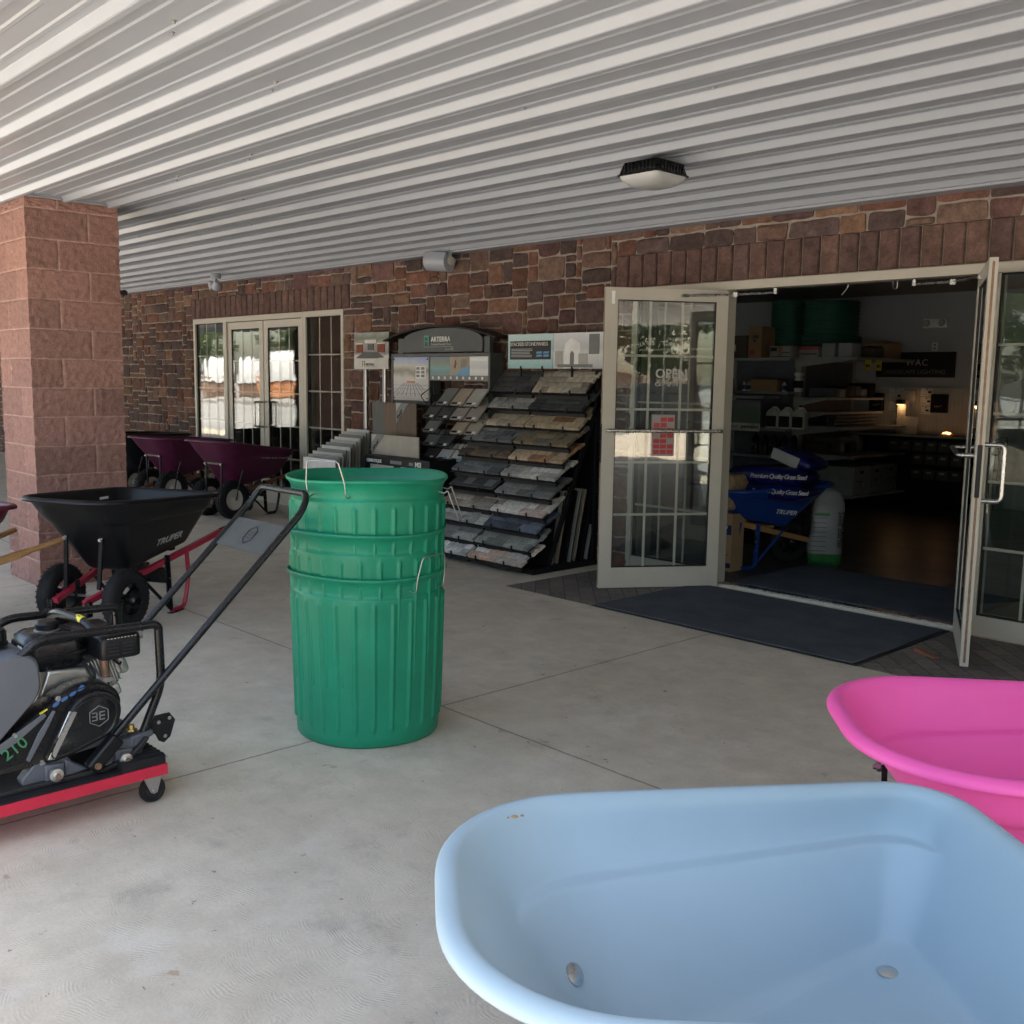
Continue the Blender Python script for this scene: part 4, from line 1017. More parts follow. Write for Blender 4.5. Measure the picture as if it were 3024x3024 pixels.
def mfr(k, z): return [(-.105 + (p[1] + .105) * k, .395 + (p[0] - .395) * k, z) for p in mf]
m.loft([mfr(.90, .372), mfr(.98, .376), mfr(1, .382), mfr(1, .438), mfr(.95, .452), mfr(.86, .458)], cap0=True, cap1=True); mu = m.build('muffler', PC, ang=40)
m = MB().mat('black_matte')
for j in range(4):
    for i in range(2): m.box(-.0405, -.0385, .345 + i * .052, .385 + i * .052, .388 + j * .012, .393 + j * .012)
m.mat('cream_hub')
for i in range(9): m.box(-.046, -.042, .346 + i * .012, .353 + i * .012, .4465, .4495)
m.build('louvres', mu, smooth=False)
MB().mat('zinc').cyl((-.10, .466, .432), (-.10, .492, .432), .014, 14).build('tail_pipe', mu)
MB().mat('black_plastic').prism([(p[0], p[1]) for p in rrect(.30, .44, .36, .46, .02, 3)], -.33, -.20, 'X').build('air_cleaner', PC, bevel=.006)
# protection bars
def rb(x, zt_): return round_path([(x, .455, .095), (x, .455, .10), (x, .525, .26), (x, .52, .47), (x, .505, zt_), (x, .12, zt_ + .012), (x, .03, zt_ - .055), (x, -.02, zt_ - .10)], .045, 6)
MB().mat('black_paint').tube(rb(-.02, .482), .0155, 14).build('guard_bar', PC)
MB().mat('black_paint').tube(rb(-.38, .482), .0155, 14).build('guard_bar', PC)
gb = MB().mat('black_paint').tube(round_path([(-.37, .27, .486), (-.30, .27, .512), (-.12, .29, .512), (-.025, .30, .485)], .04, 5), .0155, 12).build('lifting_bar', PC)
MB().mat('yellow_label').tube([(-.15, .288, .512), (-.105, .292, .509)], .0162, 12, caps=False).mat('ink').tube([(-.138, .289, .512), (-.120, .290, .511)], .0165, 5, caps=False).build('warning_sticker', gb)
m = MB().mat('black_paint').prism([(.475, .115), (.50, .145), (.555, .145), (.575, .115), (.555, .055), (.53, .038), (.512, .048), (.50, .075), (.475, .09)], -.03, -.024, 'X')
m.mat('zinc')
for y, z in ((.512, .118), (.553, .126), (.535, .062)): m.lathe([(.007, -.001), (0, -.001)], (-.0235, y, z), 'X', 12); m.lathe([(.007, .0015), (0, .0015)], (-.0235, y, z), 'X', 12)
m.build('hanger_plate', PC)
for pts, r_ in (([(-.16, .30, .36), (-.10, .325, .33), (-.09, .30, .24), (-.13, .26, .20)], .006), ([(-.30, .33, .40), (-.15, .36, .40), (-.08, .40, .34), (-.14, .43, .33)], .0045), ([(-.38, .50, .45), (-.30, .46, .40), (-.22, .36, .38), (-.20, .30, .36)], .004)):
    MB().mat('rubber').tube(round_path(pts, .04, 5), r_, 8).build('hose', PC)
m = MB().mat('zinc')
for y, z in ((.02, .19), (.16, .285), (.345, .17), (.30, .13), (.10, .078)): m.lathe([(0, .006), (.006, .006), (.006, 0), (.010, 0), (.010, -.004)], (-.001, y, z), 'X', 6)
m.build('cover_screws', cvr)
# handle
hs = MB().mat('rubber')
hp0 = Vector((.02, .262, .038)); hdir = Vector((0, .905, .862)).normalized()
for x in (.02, -.42):
    a = Vector((x, .262, .036)); hs2 = MB().mat('black_plastic').bar(a - hdir * .02, a + hdir * .115, .05, .045, (1, 0, 0)); hs2.build('handle_socket', PC, bevel=.008)
L = 1.235
e1 = Vector((.0, .262, .038)); g1 = e1 + hdir * L; e2 = Vector((-.40, .262, .038)); g2 = e2 + hdir * L
kick = Vector((0, -.035, .04))
hnd = MB().mat('black_paint').tube(round_path([e1 + hdir * .05, e1 + hdir * (L - .07), g1 + kick * .4 + Vector((-.02, 0, 0)), g2 + kick * .4 + Vector((.02, 0, 0)), e2 + hdir * (L - .07), e2 + hdir * .05], .07, 8), .0135, 14).build('handle_bar', PC)
pa = e1 + hdir * (L - .30); pb = e1 + hdir * (L - .155)
m = MB().mat('charcoal'); n_ = Vector((0, -.862, .905)).normalized() * .003
m.face([pa, pb, pb + Vector((-.40, 0, 0)), pa + Vector((-.40, 0, 0))]); m.face([pa + n_, pb + n_, pb + n_ + Vector((-.40, 0, 0)), pa + n_ + Vector((-.40, 0, 0))]); pl = m.build('handle_plate', PC, smooth=False)
cen2 = (pa + pb) / 2 + Vector((-.20, 0, 0)) + n_ * 1.6
hx2 = [cen2 + Vector((1, 0, 0)) * .036 * cos(pi / 6 + i * pi / 3) + hdir * .044 * sin(pi / 6 + i * pi / 3) for i in range(6)]
m = MB().mat('ink').tube(hx2, .0016, 6, closed=True)
for s_ in (-1, 0, 1):
    for q in (-1, 1): m.tube([cen2 + Vector((q * .004, 0, 0)) + hdir * s_ * .013, cen2 + Vector((q * .020, 0, 0)) + hdir * s_ * .013], .0016, 5)
m.build('emblem', pl)

# ================================================================== SAMPLE DISPLAYS ALONG THE WALL
def W(t):
    m = MB(); l = t.location; m.X = Matrix.Translation((-l[0], -l[1], -l[2])); return m
RK = thing('sample_rack', 'tall black leaning steel rack of stacked stone samples against the wall', 'display rack', (-6.17, 5.9, 0))
rows = [(6.085, 1.417), (6.055, 1.276), (6.015, 1.125), (5.875, .995), (5.815, .866), (5.733, .731), (5.672, .592), (5.615, .445), (5.545, .326), (5.456, .196), (5.375, .080)]
dv = [(.13, .15), (.17, .15), (.20, .15)] + [(.25, .148)] * 8
m = W(RK).mat('rack_black')
m.box(-6.83, -5.53, 5.50, 6.26, .0, .045)
for x in (-6.82, -6.18, -5.55): m.prism([(5.66, .04), (5.70, .04), (6.235, 1.30), (6.235, 1.42)], x - .012, x + .012, 'X').box(x - .012, x + .012, 6.20, 6.25, .04, 1.60)
m.box(-6.82, -5.54, 6.235, 6.25, .05, 1.5)
m.build('frame', RK, bevel=.002)
def shelf(x0, x1, yf, zf, d):
    m = W(RK).mat('rack_black'); n = Vector((0, -d[1], d[0])).normalized()
    m.bar(((x0 + x1) / 2, yf - .012, zf - .022), ((x0 + x1) / 2, yf + d[0], zf + d[1] - .016), x1 - x0 + .01, .006)
    m.bar((x0 + .02, yf + .03, zf - .035), (x1 - .0, yf + .03, zf - .035), .02, .035)
    for q in (.18, .72): x = x0 + (x1 - x0) * q; m.box(x - .006, x + .006, yf - .018, yf - .010, zf - .03, zf + .022)
    m.build('shelf', RK, smooth=False)
PALR = [((.26, .25, .22), (.18, .16, .14), (.30, .27, .22)), ((.055, .062, .065), (.075, .085, .085), (.045, .05, .055)), ((.34, .27, .19), (.40, .33, .24), (.22, .11, .06)), ((.13, .115, .08), (.18, .14, .09), (.10, .095, .08)), ((.40, .30, .21), (.30, .17, .10), (.34, .30, .24)), ((.34, .34, .32), (.42, .41, .38), (.27, .27, .27)), ((.115, .12, .12), (.15, .155, .15), (.10, .10, .105)), ((.44, .40, .37), (.36, .28, .25), (.48, .45, .42)), ((.07, .085, .11), (.10, .115, .15), (.05, .06, .08)), ((.16, .175, .16), (.21, .22, .20), (.13, .14, .13)), ((.48, .42, .37), (.40, .28, .22), (.44, .42, .39))]
PALL = [((.045, .047, .05), (.06, .06, .062), (.04, .04, .042)), ((.28, .28, .265), (.36, .36, .33), (.20, .20, .20)), ((.40, .35, .27), (.46, .41, .33), (.34, .28, .2)), ((.10, .115, .12), (.13, .14, .145), (.16, .16, .16)), ((.11, .085, .065), (.15, .11, .08), (.085, .07, .06)), ((.10, .11, .12), (.13, .14, .15), (.08, .09, .10)), ((.03, .03, .032), (.04, .04, .042), (.03, .03, .03)), ((.32, .28, .24), (.24, .20, .17), (.36, .34, .31)), ((.36, .36, .345), (.42, .42, .40), (.30, .30, .295)), ((.22, .22, .21), (.28, .28, .27), (.18, .18, .18)), ((.46, .46, .45), (.52, .52, .50), (.38, .38, .375))]
CR = ['grey and tan', 'charcoal black', 'tan and rust', 'dark olive brown', 'golden tan', 'silver grey', 'flat dark grey', 'pale beige', 'blue black', 'greenish grey', 'cream and pink']
CL = ['flat charcoal', 'pale grey', 'beige', 'slate grey', 'brown', 'blue grey', 'black boarded', 'mixed taupe', 'light grey', 'mid grey', 'white']
ORD = ['topmost', 'second', 'third', 'fourth', 'fifth', 'sixth', 'seventh', 'eighth', 'ninth', 'tenth', 'lowest']
def stone_panel(x0, x1, yf, zf, d, pal, label, sd_, flat=False):
    rnd = random.Random(sd_); D = Vector((0, d[0], d[1])); Ld = .285; D.normalize(); Nn = Vector((0, -D.z, D.y))
    m = MB(); O = Vector(((x0 + x1) / 2, yf, zf)); m.X = Matrix.Identity(4); m.mat('sample_stone')
    hw = (x1 - x0) / 2; nr = 4
    if Vector((0, d[0], d[1])).length < .25: Ld = Vector((0, d[0], d[1])).length + .03
    for r in range(nr):
        v0, v1 = r * Ld / nr, (r + 1) * Ld / nr; x = -hw + rnd.uniform(-.014, .008); end = hw + rnd.uniform(-.01, .02)
        if r >= 2: end += .015
        while x < end - .03:
            w_ = min(rnd.uniform(.08, .26), end - x)
            if end - x - w_ < .05: w_ = end - x
            c = rnd.choice(pal); k = rnd.uniform(.95, 1.7); m.col = tuple(q * k for q in c)
            h0 = (.012 if flat else rnd.uniform(.008, .020)); s0 = rnd.random() * 90; nu, nv = max(3, int(w_ / .018)), 4; ids = []
            for j in range(nv + 1):
                row = []
                for i in range(nu + 1):
                    u, v = i / nu, j / nv; a = x + w_ * u; b = v0 + (v1 - v0) * v
                    e = min(u, 1 - u, v, 1 - v); h = h0 + ((.002 if flat else .008) * noise.noise((a * 32, b * 32, s0)) if e > .01 else -.003)
                    bb_ = b + (.004 * noise.noise((a * 25, s0, 1)) if j in (0, nv) else 0)
                    row.append(m._v(O * 0 + Vector((a, 0, 0)) + D * bb_ + Nn * h))
                ids.append(row)
            for j in range(nv):
                for i in range(nu): m._f((ids[j][i], ids[j][i + 1], ids[j + 1][i + 1], ids[j + 1][i]))
            edge = [ids[0][i] for i in range(nu + 1)] + [ids[j][nu] for j in range(1, nv + 1)] + [ids[nv][i] for i in range(nu - 1, -1, -1)] + [ids[j][0] for j in range(nv - 1, 0, -1)]
            bk = [m._v(Vector(m.v[q]) - Nn * (Nn.dot(Vector(m.v[q])) + .010)) for q in edge]
            for q in range(len(edge)): m._f((edge[q], bk[q], bk[(q + 1) % len(edge)], edge[(q + 1) % len(edge)]))
            m._f(bk)
            x += w_
    o = m.build('stone_sample', ang=45); o.location = O
    tag(o, label, 'stone sample', 'stacked stone sample panels on the leaning rack'); return o
for i, ((yf, zf), d) in enumerate(zip(rows, dv)):
    shelf(-6.17, -5.55, yf, zf, d); shelf(-6.81, -6.19, yf, zf, d)
    stone_panel(-6.165, -5.555, yf, zf, d, PALR[i], f'{CR[i]} stone panel, {ORD[i]} in the right column of the rack', 30 + i, i in (0, 6, 9))
    if i == 6:
        o = MB().mat('tile_dark').cbox((0, .125, .085), (.56, .28, .010), Matrix.Rotation(atan2(d[1], d[0]), 3, 'X')).build('sample_board', smooth=False); o.location = (-6.49, yf, zf)
        tag(o, 'black board of small dark samples, seventh in the left column', 'sample board')
        mm = MB(); R_ = Matrix.Rotation(atan2(d[1], d[0]), 3, 'X')
        for a in range(4):
            for b in range(2): mm.mat('tile_grey' if (a + b) % 2 else 'charcoal').cbox(Vector((0, .125, .085)) + R_ @ Vector((-.20 + a * .13, -.06 + b * .12, .007)), (.10, .09, .005), R_)
        mm.build('samples', o, smooth=False)
    else: stone_panel(-6.80, -6.195, yf, zf, d, PALL[i], f'{CL[i]} stone panel, {ORD[i]} in the left column of the rack', 60 + i, i in (0,))
for i in range(8):
    y = 5.70 + i * .068; m = MB().mat('rack_black' if i % 3 == 0 else 'tile_light' if i % 3 == 1 else 'tile_tan')
    m.prism([(0, 0), (.008, 0), (.128, .585), (.120, .585)], -.55, 0, 'X').mat('rack_black').prism([(.009, 0), (.020, 0), (.140, .575), (.129, .585)], -.55, -.002, 'X')
    o = m.build('sample_board', smooth=False); o.location = (-5.575 - .01 * (i % 3), y, .047)
    tag(o, f'thin sample board on edge in the stone rack side bin, {ORD[i]} from front'.replace('topmost', 'first').replace('lowest', 'last'), 'sample board', 'boards leaning in the side of the stone rack')
def poster(name, label, cat, x0, x1, z0, z1, y, pic, extra=None, frame=None):
    t = thing(name, label, cat, ((x0 + x1) / 2, y, z0)); w_, h = x1 - x0, z1 - z0
    MB().mat(pic).box(-w_ / 2, w_ / 2, -.004, .004, 0, h).build('panel', t, smooth=False)
    if extra: extra(t, w_, h)
    return t
def ex1(t, w_, h):
    MB().mat('ink').box(-w_ * .45, w_ * .46, -.0065, -.0045, h * .26, h * .80).build('text_panel', t, smooth=False)
    text('lettering', 'STACKED STONE PANELS', .0425, (-w_ * .44, -.008, h * .66), (1, 0, 0), (0, 0, 1), 'paper', t, bold=.0002, space=.92)
    m = MB().mat('silver_ink'); rnd = random.Random(2)
    for i in range(6): m.box(-w_ * .42, -w_ * .42 + w_ * rnd.uniform(.42, .48), -.0078, -.0066, h * (.56 - i * .045), h * (.575 - i * .045))
    m.mat('tag_blue')
    for a in range(2):
        for b in range(2): m.prism([(w_ * (.14 + a * .15), h * (.34 + b * .09)), (w_ * (.26 + a * .15), h * (.34 + b * .09)), (w_ * (.28 + a * .15), h * (.40 + b * .09)), (w_ * (.16 + a * .15), h * (.40 + b * .09))], -.0078, -.0066, 'Y')
    m.build('diagram', t, smooth=False)
    for q in (-.2, .28): MB().mat('rack_black').box(w_ * q - .008, w_ * q + .008, -.010, .006, -.07, .02).build('clip', t, smooth=False)
def ex2(t, w_, h):
    m = MB().mat('white_label').prism([(-w_ * .28, 0), (-w_ * .28 + .01, h * .70), (-w_ * .13, h * .86), (.03, h * .70), (.03, h * .05)], -.006, -.0045, 'Y')
    m.mat('tile_grey').prism([(-w_ * .15, h * .1), (-w_ * .15, h * .42), (-w_ * .11, h * .5), (-w_ * .07, h * .42), (-w_ * .07, h * .1)], -.0075, -.0062, 'Y').box(w_ * .22, w_ * .42, -.006, -.0045, h * .4, h * .95).mat('tile_light').box(-w_ * .46, -w_ * .3, -.006, -.0045, h * .05, h * .5).box(w_ * .02, w_ * .2, -.0075, -.0062, h * .1, h * .42).mat('tile_grey').box(-w_ * .4, w_ * .3, -.009, -.0077, h * .03, h * .12)
    m.build('picture', t, smooth=False)
    MB().mat('rack_black').box(-.068, -.052, -.010, .006, -.07, .02).build('clip', t, smooth=False)
poster('sign_board', 'teal printed board with the words stacked stone panels above the stone rack', 'sign', -6.487, -5.945, 1.616, 1.905, 6.10, 'pic_stone', ex1)
poster('sign_board', 'white printed board with an arched doorway picture beside the teal board', 'sign', -5.940, -5.384, 1.616, 1.905, 6.10, 'pic_white', ex2)

AD = thing('paver_display', 'dark grey display stand with arched header and lit pictures for porcelain pavers', 'display stand', (-7.40, 6.12, 0))
m = W(AD).mat('charcoal'); m.box(-8.127, -8.10, 6.06, 6.22, 0, 1.754).box(-6.705, -6.678, 6.06, 6.22, 0, 1.754).box(-8.10, -6.705, 6.062, 6.22, 1.722, 1.754).box(-7.547, -7.527, 6.064, 6.20, 0, 1.722).box(-8.1, -7.55, 6.07, 6.2, 1.27, 1.305)
m.build('frame', AD, bevel=.002)
m = W(AD).mat('charcoal'); ar = [(-7.96, 1.765), (-6.80, 1.765), (-6.80, 1.875)] + [(-7.38 + .58 * cos(a), 1.875 + .115 * sin(a)) for a in [pi * i / 16 for i in range(1, 16)]] + [(-7.96, 1.875)]
m.prism(ar, 6.075, 6.10, 'Y'); hd = m.build('header', AD, bevel=.002)
for a in (-8.05, -6.795): W(AD).mat('charcoal').box(a, a + .075, 6.09, 6.13, 1.754, 1.90).build('post', AD)
m = W(AD).mat('rack_black'); arc = [(-7.39 + .82 * u, 1.875 + .12 * (1 - u * u)) for u in [-1 + i / 10 for i in range(21)]]
m.loft([[(x, y, z + dz) for x, z in arc] for y, dz in ((6.02, 0), (6.22, 0), (6.22, .012), (6.02, .012), (6.02, 0))], closed=False); m.build('canopy', AD)
yy = 6.073
lx = -7.40
for a, s_, b, z, mt, sp_ in (('ARTERRA', .064, .0012, 1.862, 'white_label', 1.05), ('Premium Porcelain Pavers', .030, .0003, 1.828, 'silver_ink', .95)): text('lettering', a, s_, (-7.52 + 7.40, yy - .004 - 6.12, z), (1, 0, 0), (0, 0, 1), mt, AD, bold=b, space=sp_)
text('lettering', 'From MSI', .030, (-7.31 + 7.40, yy - .004 - 6.12, 1.782), (1, 0, 0), (0, 0, 1), 'silver_ink', AD)
m = W(AD).mat('silver_ink').box(-7.63, -7.20, 6.069, 6.073, 1.812, 1.815).mat('teal_ink')
m.box(-7.625, -7.608, 6.069, 6.0735, 1.825, 1.92).box(-7.565, -7.548, 6.069, 6.0735, 1.825, 1.92).box(-7.608, -7.565, 6.069, 6.0735, 1.905, 1.92).box(-7.608, -7.565, 6.069, 6.0735, 1.862, 1.874); m.build('logo', AD, smooth=False)
m = W(AD).mat('pic_patio').box(-8.098, -7.551, 6.066, 6.074, 1.307, 1.72); pp = m.build('poster', AD, smooth=False)
m = W(AD).mat('white_label').box(-7.74, -7.585, 6.062, 6.065, 1.52, 1.635).mat('tile_grey')
for a in range(2):
    for b in range(3): m.box(-7.73 + a * .075, -7.68 + a * .075, 6.060, 6.0615, 1.53 + b * .035, 1.555 + b * .035)
m.mat('tile_grey')
for k in range(-4, 5): m.bar((-7.82 + k * .028, 6.064, 1.47), (-7.82 + k * .075, 6.064, 1.35), .003, .002, (0, 1, 0))
for z in (1.45, 1.415, 1.37): m.box(-8.09, -7.56, 6.063, 6.065, z, z + .003)
m.mat('terracotta').box(-7.88, -7.76, 6.062, 6.065, 1.475, 1.492)
m.mat('rack_black')
for x in (-8.085, -7.565): 
    for z in (1.33, 1.70): m.lathe([(0, -.006), (.006, -.006), (.006, .002)], (x, 6.064, z), 'Y', 10)
m.build('picture_detail', pp, smooth=False)
m = W(AD).mat('pic_pool').box(-7.525, -7.235, 6.066, 6.074, 1.55, 1.72).mat('tile_tan').box(-7.235, -6.96, 6.0655, 6.074, 1.55, 1.72).mat('pic_white').box(-6.96, -6.707, 6.066, 6.074, 1.55, 1.72).mat('tile_grey').box(-7.525, -6.707, 6.0645, 6.074, 1.502, 1.55)
m.mat('tag_blue').prism([(-7.17, 1.552), (-6.962, 1.552), (-6.962, 1.63), (-7.03, 1.62), (-7.11, 1.59)], 6.063, 6.0652, 'Y').mat('shelf_metal')
for x in (-7.07, -7.03): m.tube(round_path([(x, 6.062, 1.62), (x, 6.062, 1.70), (x + .022, 6.062, 1.70), (x + .022, 6.062, 1.635)], .012, 3), .0022, 5)
m.mat('umber').prism([(-7.18, 1.635), (-7.165, 1.66), (-7.16, 1.69), (-7.15, 1.69), (-7.145, 1.665), (-7.13, 1.655), (-7.15, 1.65), (-7.155, 1.62), (-7.17, 1.615)], 6.062, 6.065, 'Y').mat('white_label').box(-6.95, -6.72, 6.063, 6.0655, 1.68, 1.705)
for i in range(9): m.box(-7.49 + i * .087, -7.468 + i * .087, 6.062, 6.0645, 1.515, 1.54)
m.build('poster', AD, smooth=False)
# wire rack with small tiles
TR = thing('tile_rack', 'black wire rack of small tilted paver samples under the arched display', 'display rack', (-7.10, 6.0, 0))
trows = [(1.285, [1, 2, 3]), (1.157, [0, 1, 2, 3]), (1.03, [0, 2, 3]), (.904, [0, 1]), (.78, [0, 1, 2]), (.655, [0, 1, 2, 3])]
m = W(TR).mat('rack_black')
for x in (-7.46, -7.06, -6.68): m.tube([(x, 6.06, .02), (x, 6.06, 1.44)], .005, 6)
for z, _ in trows:
    m.tube([(-7.46, 5.905, z - .014), (-6.68, 5.905, z - .014)], .004, 6).tube([(-7.46, 6.05, z + .10), (-6.68, 6.05, z + .10)], .004, 6)
    for x in (-7.44, -7.30, -7.24, -7.10, -7.05, -6.91, -6.86, -6.71): m.tube([(x, 5.893, z + .008), (x, 5.895, z - .018), (x, 5.925, z - .020), (x, 6.055, z + .095)], .0032, 5)
m.tube(round_path([(-7.46, 6.05, 1.30), (-7.46, 5.95, 1.30), (-7.46, 5.90, 1.36), (-7.46, 6.03, 1.44)], .02, 3), .004, 6).build('wire_frame', TR)
tcol = [['tile_grey', 'tile_tan', 'tile_light'], ['tile_dark', 'tile_dark', 'tile_pink', 'tile_pink'], ['tile_grey', 'tile_tan', 'tile_cream'], ['tile_grey', 'tile_dark'], ['tile_dark', 'tile_white', 'tile_white'], ['tile_dark', 'tile_light', 'tile_tan', 'tile_cream']]
tname = dict(tile_grey='mid grey', tile_tan='tan', tile_light='pale grey', tile_dark='dark grey', tile_pink='pinkish grey', tile_white='white', tile_cream='cream')
ro = ['top', 'second', 'third', 'fourth', 'fifth', 'lowest']; co = ['far left', 'second from left', 'third from left', 'rightmost']
for i, (z, cs) in enumerate(trows):
    for j, c in enumerate(cs):
        R = Matrix.Rotation(radians(46), 3, 'X'); cn = tcol[i][j]
        o = MB().mat(cn).cbox(R @ Vector((0, .10, 0)), (.172, .20, .016), R).build('sample_tile', bevel=.001, smooth=False); o.location = (-7.355 + .197 * c, 5.912, z)
        tag(o, f'{tname[cn]} sample tile, {co[c]} in the {ro[i]} row of the wire rack', 'tile sample', 'small paver tiles on the wire rack')
        mm = MB().mat('rack_black').cbox(R @ Vector((-.032, .016, .0095)), (.075, .020, .002), R).mat('white_label' if cn != 'tile_white' else 'tag_blue').cbox(R @ Vector((.035, .018, .0095)), (.042, .026, .002), R); mm.build('price_sticker', o, smooth=False)

# box of large format tiles and planks
BX = thing('tile_box', 'black cardboard display box with white cement tile lettering beside the green cans', 'display box', (-7.45, 5.60, 0))
m = W(BX).mat('rack_black').box(-7.93, -6.95, 5.60, 6.02, 0, .795); m.build('carton', BX, bevel=.004)
m = W(BX).mat('tile_light').box(-7.83, -7.47, 5.594, 5.60, .05, .715).box(-7.36, -7.02, 5.594, 5.60, .05, .715).mat('grey_ink').box(-7.52, -7.35, 5.595, 5.60, .735, .765).box(-7.24, -7.18, 5.595, 5.60, .735, .765); m.build('printed_front', BX, smooth=False)
text('lettering', 'CEMENTIQUE', .040, (-.435, -.008, .735), (1, 0, 0), (0, 0, 1), 'white_label', BX, bold=.0014, space=.92)
text('lettering', 'MSI', .062, (.30, -.008, .73), (1, 0, 0), (0, 0, 1), 'white_label', BX, bold=.0010)
def sample(name, label, x0, x1, y0, y1, z0, z1, mt, cat='tile sample', tagtxt=None, tagw=.2):
    t = thing(name, label, cat, ((x0 + x1) / 2, y0, z0)); m = W(t).mat(mt).box(x0, x1, y0, y1, z0, z1); m.build('slab', t, bevel=.0015)
    if tagtxt:
        a = x0 + .01; W(t).mat('tile_grey').prism([(a, z1 - .002), (a + tagw, z1 - .002), (a, z1 - tagw)], y0 - .003, y0 - .0005, 'Y').mat('tile_light').prism([(a, z1 - .002), (a + tagw * .42, z1 - .002), (a, z1 - tagw * .42)], y0 - .0045, y0 - .0028, 'Y').build('corner_label', t, smooth=False)
        text('lettering', tagtxt, .040, (a + tagw * .16 - (x0 + x1) / 2, -.0048, (z1 - z0) - tagw * .78), (1, 0, 1), (-1, 0, 1), 'ink', t, bold=.0008)
    return t
sample('tile_slab', 'beige wide tile with an 18 by 36 corner label standing in the black box', -7.99, -7.26, 5.72, 5.735, .62, .985, 'tile_cream', tagtxt='18"x36"')
sample('plank', 'grey wood look plank at the left of three planks behind the beige tile', -8.22, -8.03, 5.90, 5.912, .0, 1.285, 'plank_grey', 'plank sample')
sample('plank', 'brown wood look plank in the middle of three planks', -8.03, -7.84, 5.90, 5.913, .0, 1.282, 'plank_brown', 'plank sample')
sample('plank', 'dark brown wood look plank with an 8 by 47 corner label', -7.84, -7.52, 5.898, 5.912, .0, 1.285, 'plank_dark', 'plank sample', tagtxt='8"x47"')
# stepped row of tiles going down towards the cans
stepc = ['tile_white', 'tile_light', 'tile_grey', 'tile_white', 'tile_light', 'tile_grey', 'tile_white', 'tile_grey', 'tile_light', 'tile_grey', 'tile_white']
steph = ['hindmost white', 'pale', 'grey', 'white', 'pale', 'dark grey', 'white', 'grey', 'pale', 'grey', 'frontmost white']
for i, c in enumerate(stepc):
    k = i / 10; x0 = -8.93 + .53 * k; y = 6.08 - .86 * k; w_ = .40 + .14 * k; z1 = .965 - .225 * k
    o = MB().mat(c).prism([(0, 0), (.014, 0), (.044, z1), (.030, z1)], 0, w_, 'X').build('tile_slab', bevel=.001, smooth=False); o.location = (x0, y - .03, .02)
    tag(o, f'{steph[i]} tile standing in the stepped row, {(["first", "second", "third", "fourth", "fifth", "sixth", "seventh", "eighth", "ninth", "tenth", "last"])[i]} counted from the wall', 'tile sample', 'tiles standing in the stepped row')
SG = thing('poster_stand', 'pinkish patio poster on two white posts between the glass doors and the arched display', 'poster stand', (-8.60, 6.17, 0))
for x in (-8.755, -8.425): W(SG).mat('white_metal').box(x - .011, x + .011, 6.18, 6.20, 0, 1.62).mat('zinc').box(x + .011, x + .034, 6.182, 6.205, 0, 1.62).build('post', SG)
ps = W(SG).mat('pic_grey').box(-8.915, -8.315, 6.168, 6.176, 1.608, 1.978).build('poster', SG, smooth=False)
m = W(SG).mat('paper').box(-8.912, -8.318, 6.164, 6.168, 1.611, 1.712).mat('brick_red').box(-8.87, -8.76, 6.163, 6.168, 1.775, 1.86).box(-8.50, -8.38, 6.163, 6.168, 1.775, 1.86).mat('paper').box(-8.88, -8.75, 6.162, 6.168, 1.86, 1.872).box(-8.51, -8.37, 6.162, 6.168, 1.86, 1.872).box(-8.72, -8.52, 6.163, 6.168, 1.87, 1.905).mat('charcoal').box(-8.67, -8.57, 6.163, 6.168, 1.80, 1.86)
m.prism([(-8.88, 1.72), (-8.74, 1.78), (-8.52, 1.78), (-8.38, 1.725), (-8.52, 1.715), (-8.74, 1.715)], 6.1625, 6.1665, 'Y').mat('grey_ink').box(-8.765, -8.757, 6.162, 6.165, 1.628, 1.69).box(-8.727, -8.719, 6.162, 6.165, 1.628, 1.69).box(-8.757, -8.727, 6.162, 6.165, 1.682, 1.69).box(-8.757, -8.727, 6.162, 6.165, 1.654, 1.661).box(-8.70, -8.50, 6.162, 6.165, 1.628, 1.632); m.build('picture_detail', ps, smooth=False)
text('lettering', 'ARTERRA', .036, (-8.705 + 8.60, -.009, 1.642), (1, 0, 0), (0, 0, 1), 'grey_ink', SG, bold=.0006)

# ================================================================== INSIDE THE SHOP
GD = thing('store_shelving', 'grey metal shop shelving run with an end bay facing the door', 'shelving', (-6.8, 11.6, 0))
m = W(GD).mat('shelf_metal')
m.box(-6.99, -6.90, 11.62, 11.72, 0, 1.84).box(-7.98, -7.92, 11.68, 11.74, 0, 1.84).box(-6.99, -6.93, 13.0, 13.06, 0, 1.84); m.build('post', GD, bevel=.003)
m = W(GD).mat('shelf_back').box(-7.92, -6.99, 11.70, 11.72, .1, 1.82).box(-6.965, -6.94, 11.72, 13.0, .1, 1.82); m.build('back_panel', GD, smooth=False)
for z, dep in ((1.85, .33), (1.425, .34), (.955, .38), (.61, .38), (.20, .42)):
    W(GD).mat('shelf_metal').box(-7.95, -6.93, 11.70 - dep, 11.70, z - .035, z).build('shelf', GD, bevel=.003)
for z, dep in ((1.86, .85), (1.36, .45), (1.18, .45), (1.005, .80), (.655, .85), (.165, .88)):
    W(GD).mat('shelf_metal').box(-6.93, -6.93 + dep, 11.50, 13.02, z - .03, z).prism([(-6.93, z - .03), (-6.93 + dep, z - .03), (-6.93, z - .13)], 11.50, 11.504, 'Y').build('shelf', GD, bevel=.002)
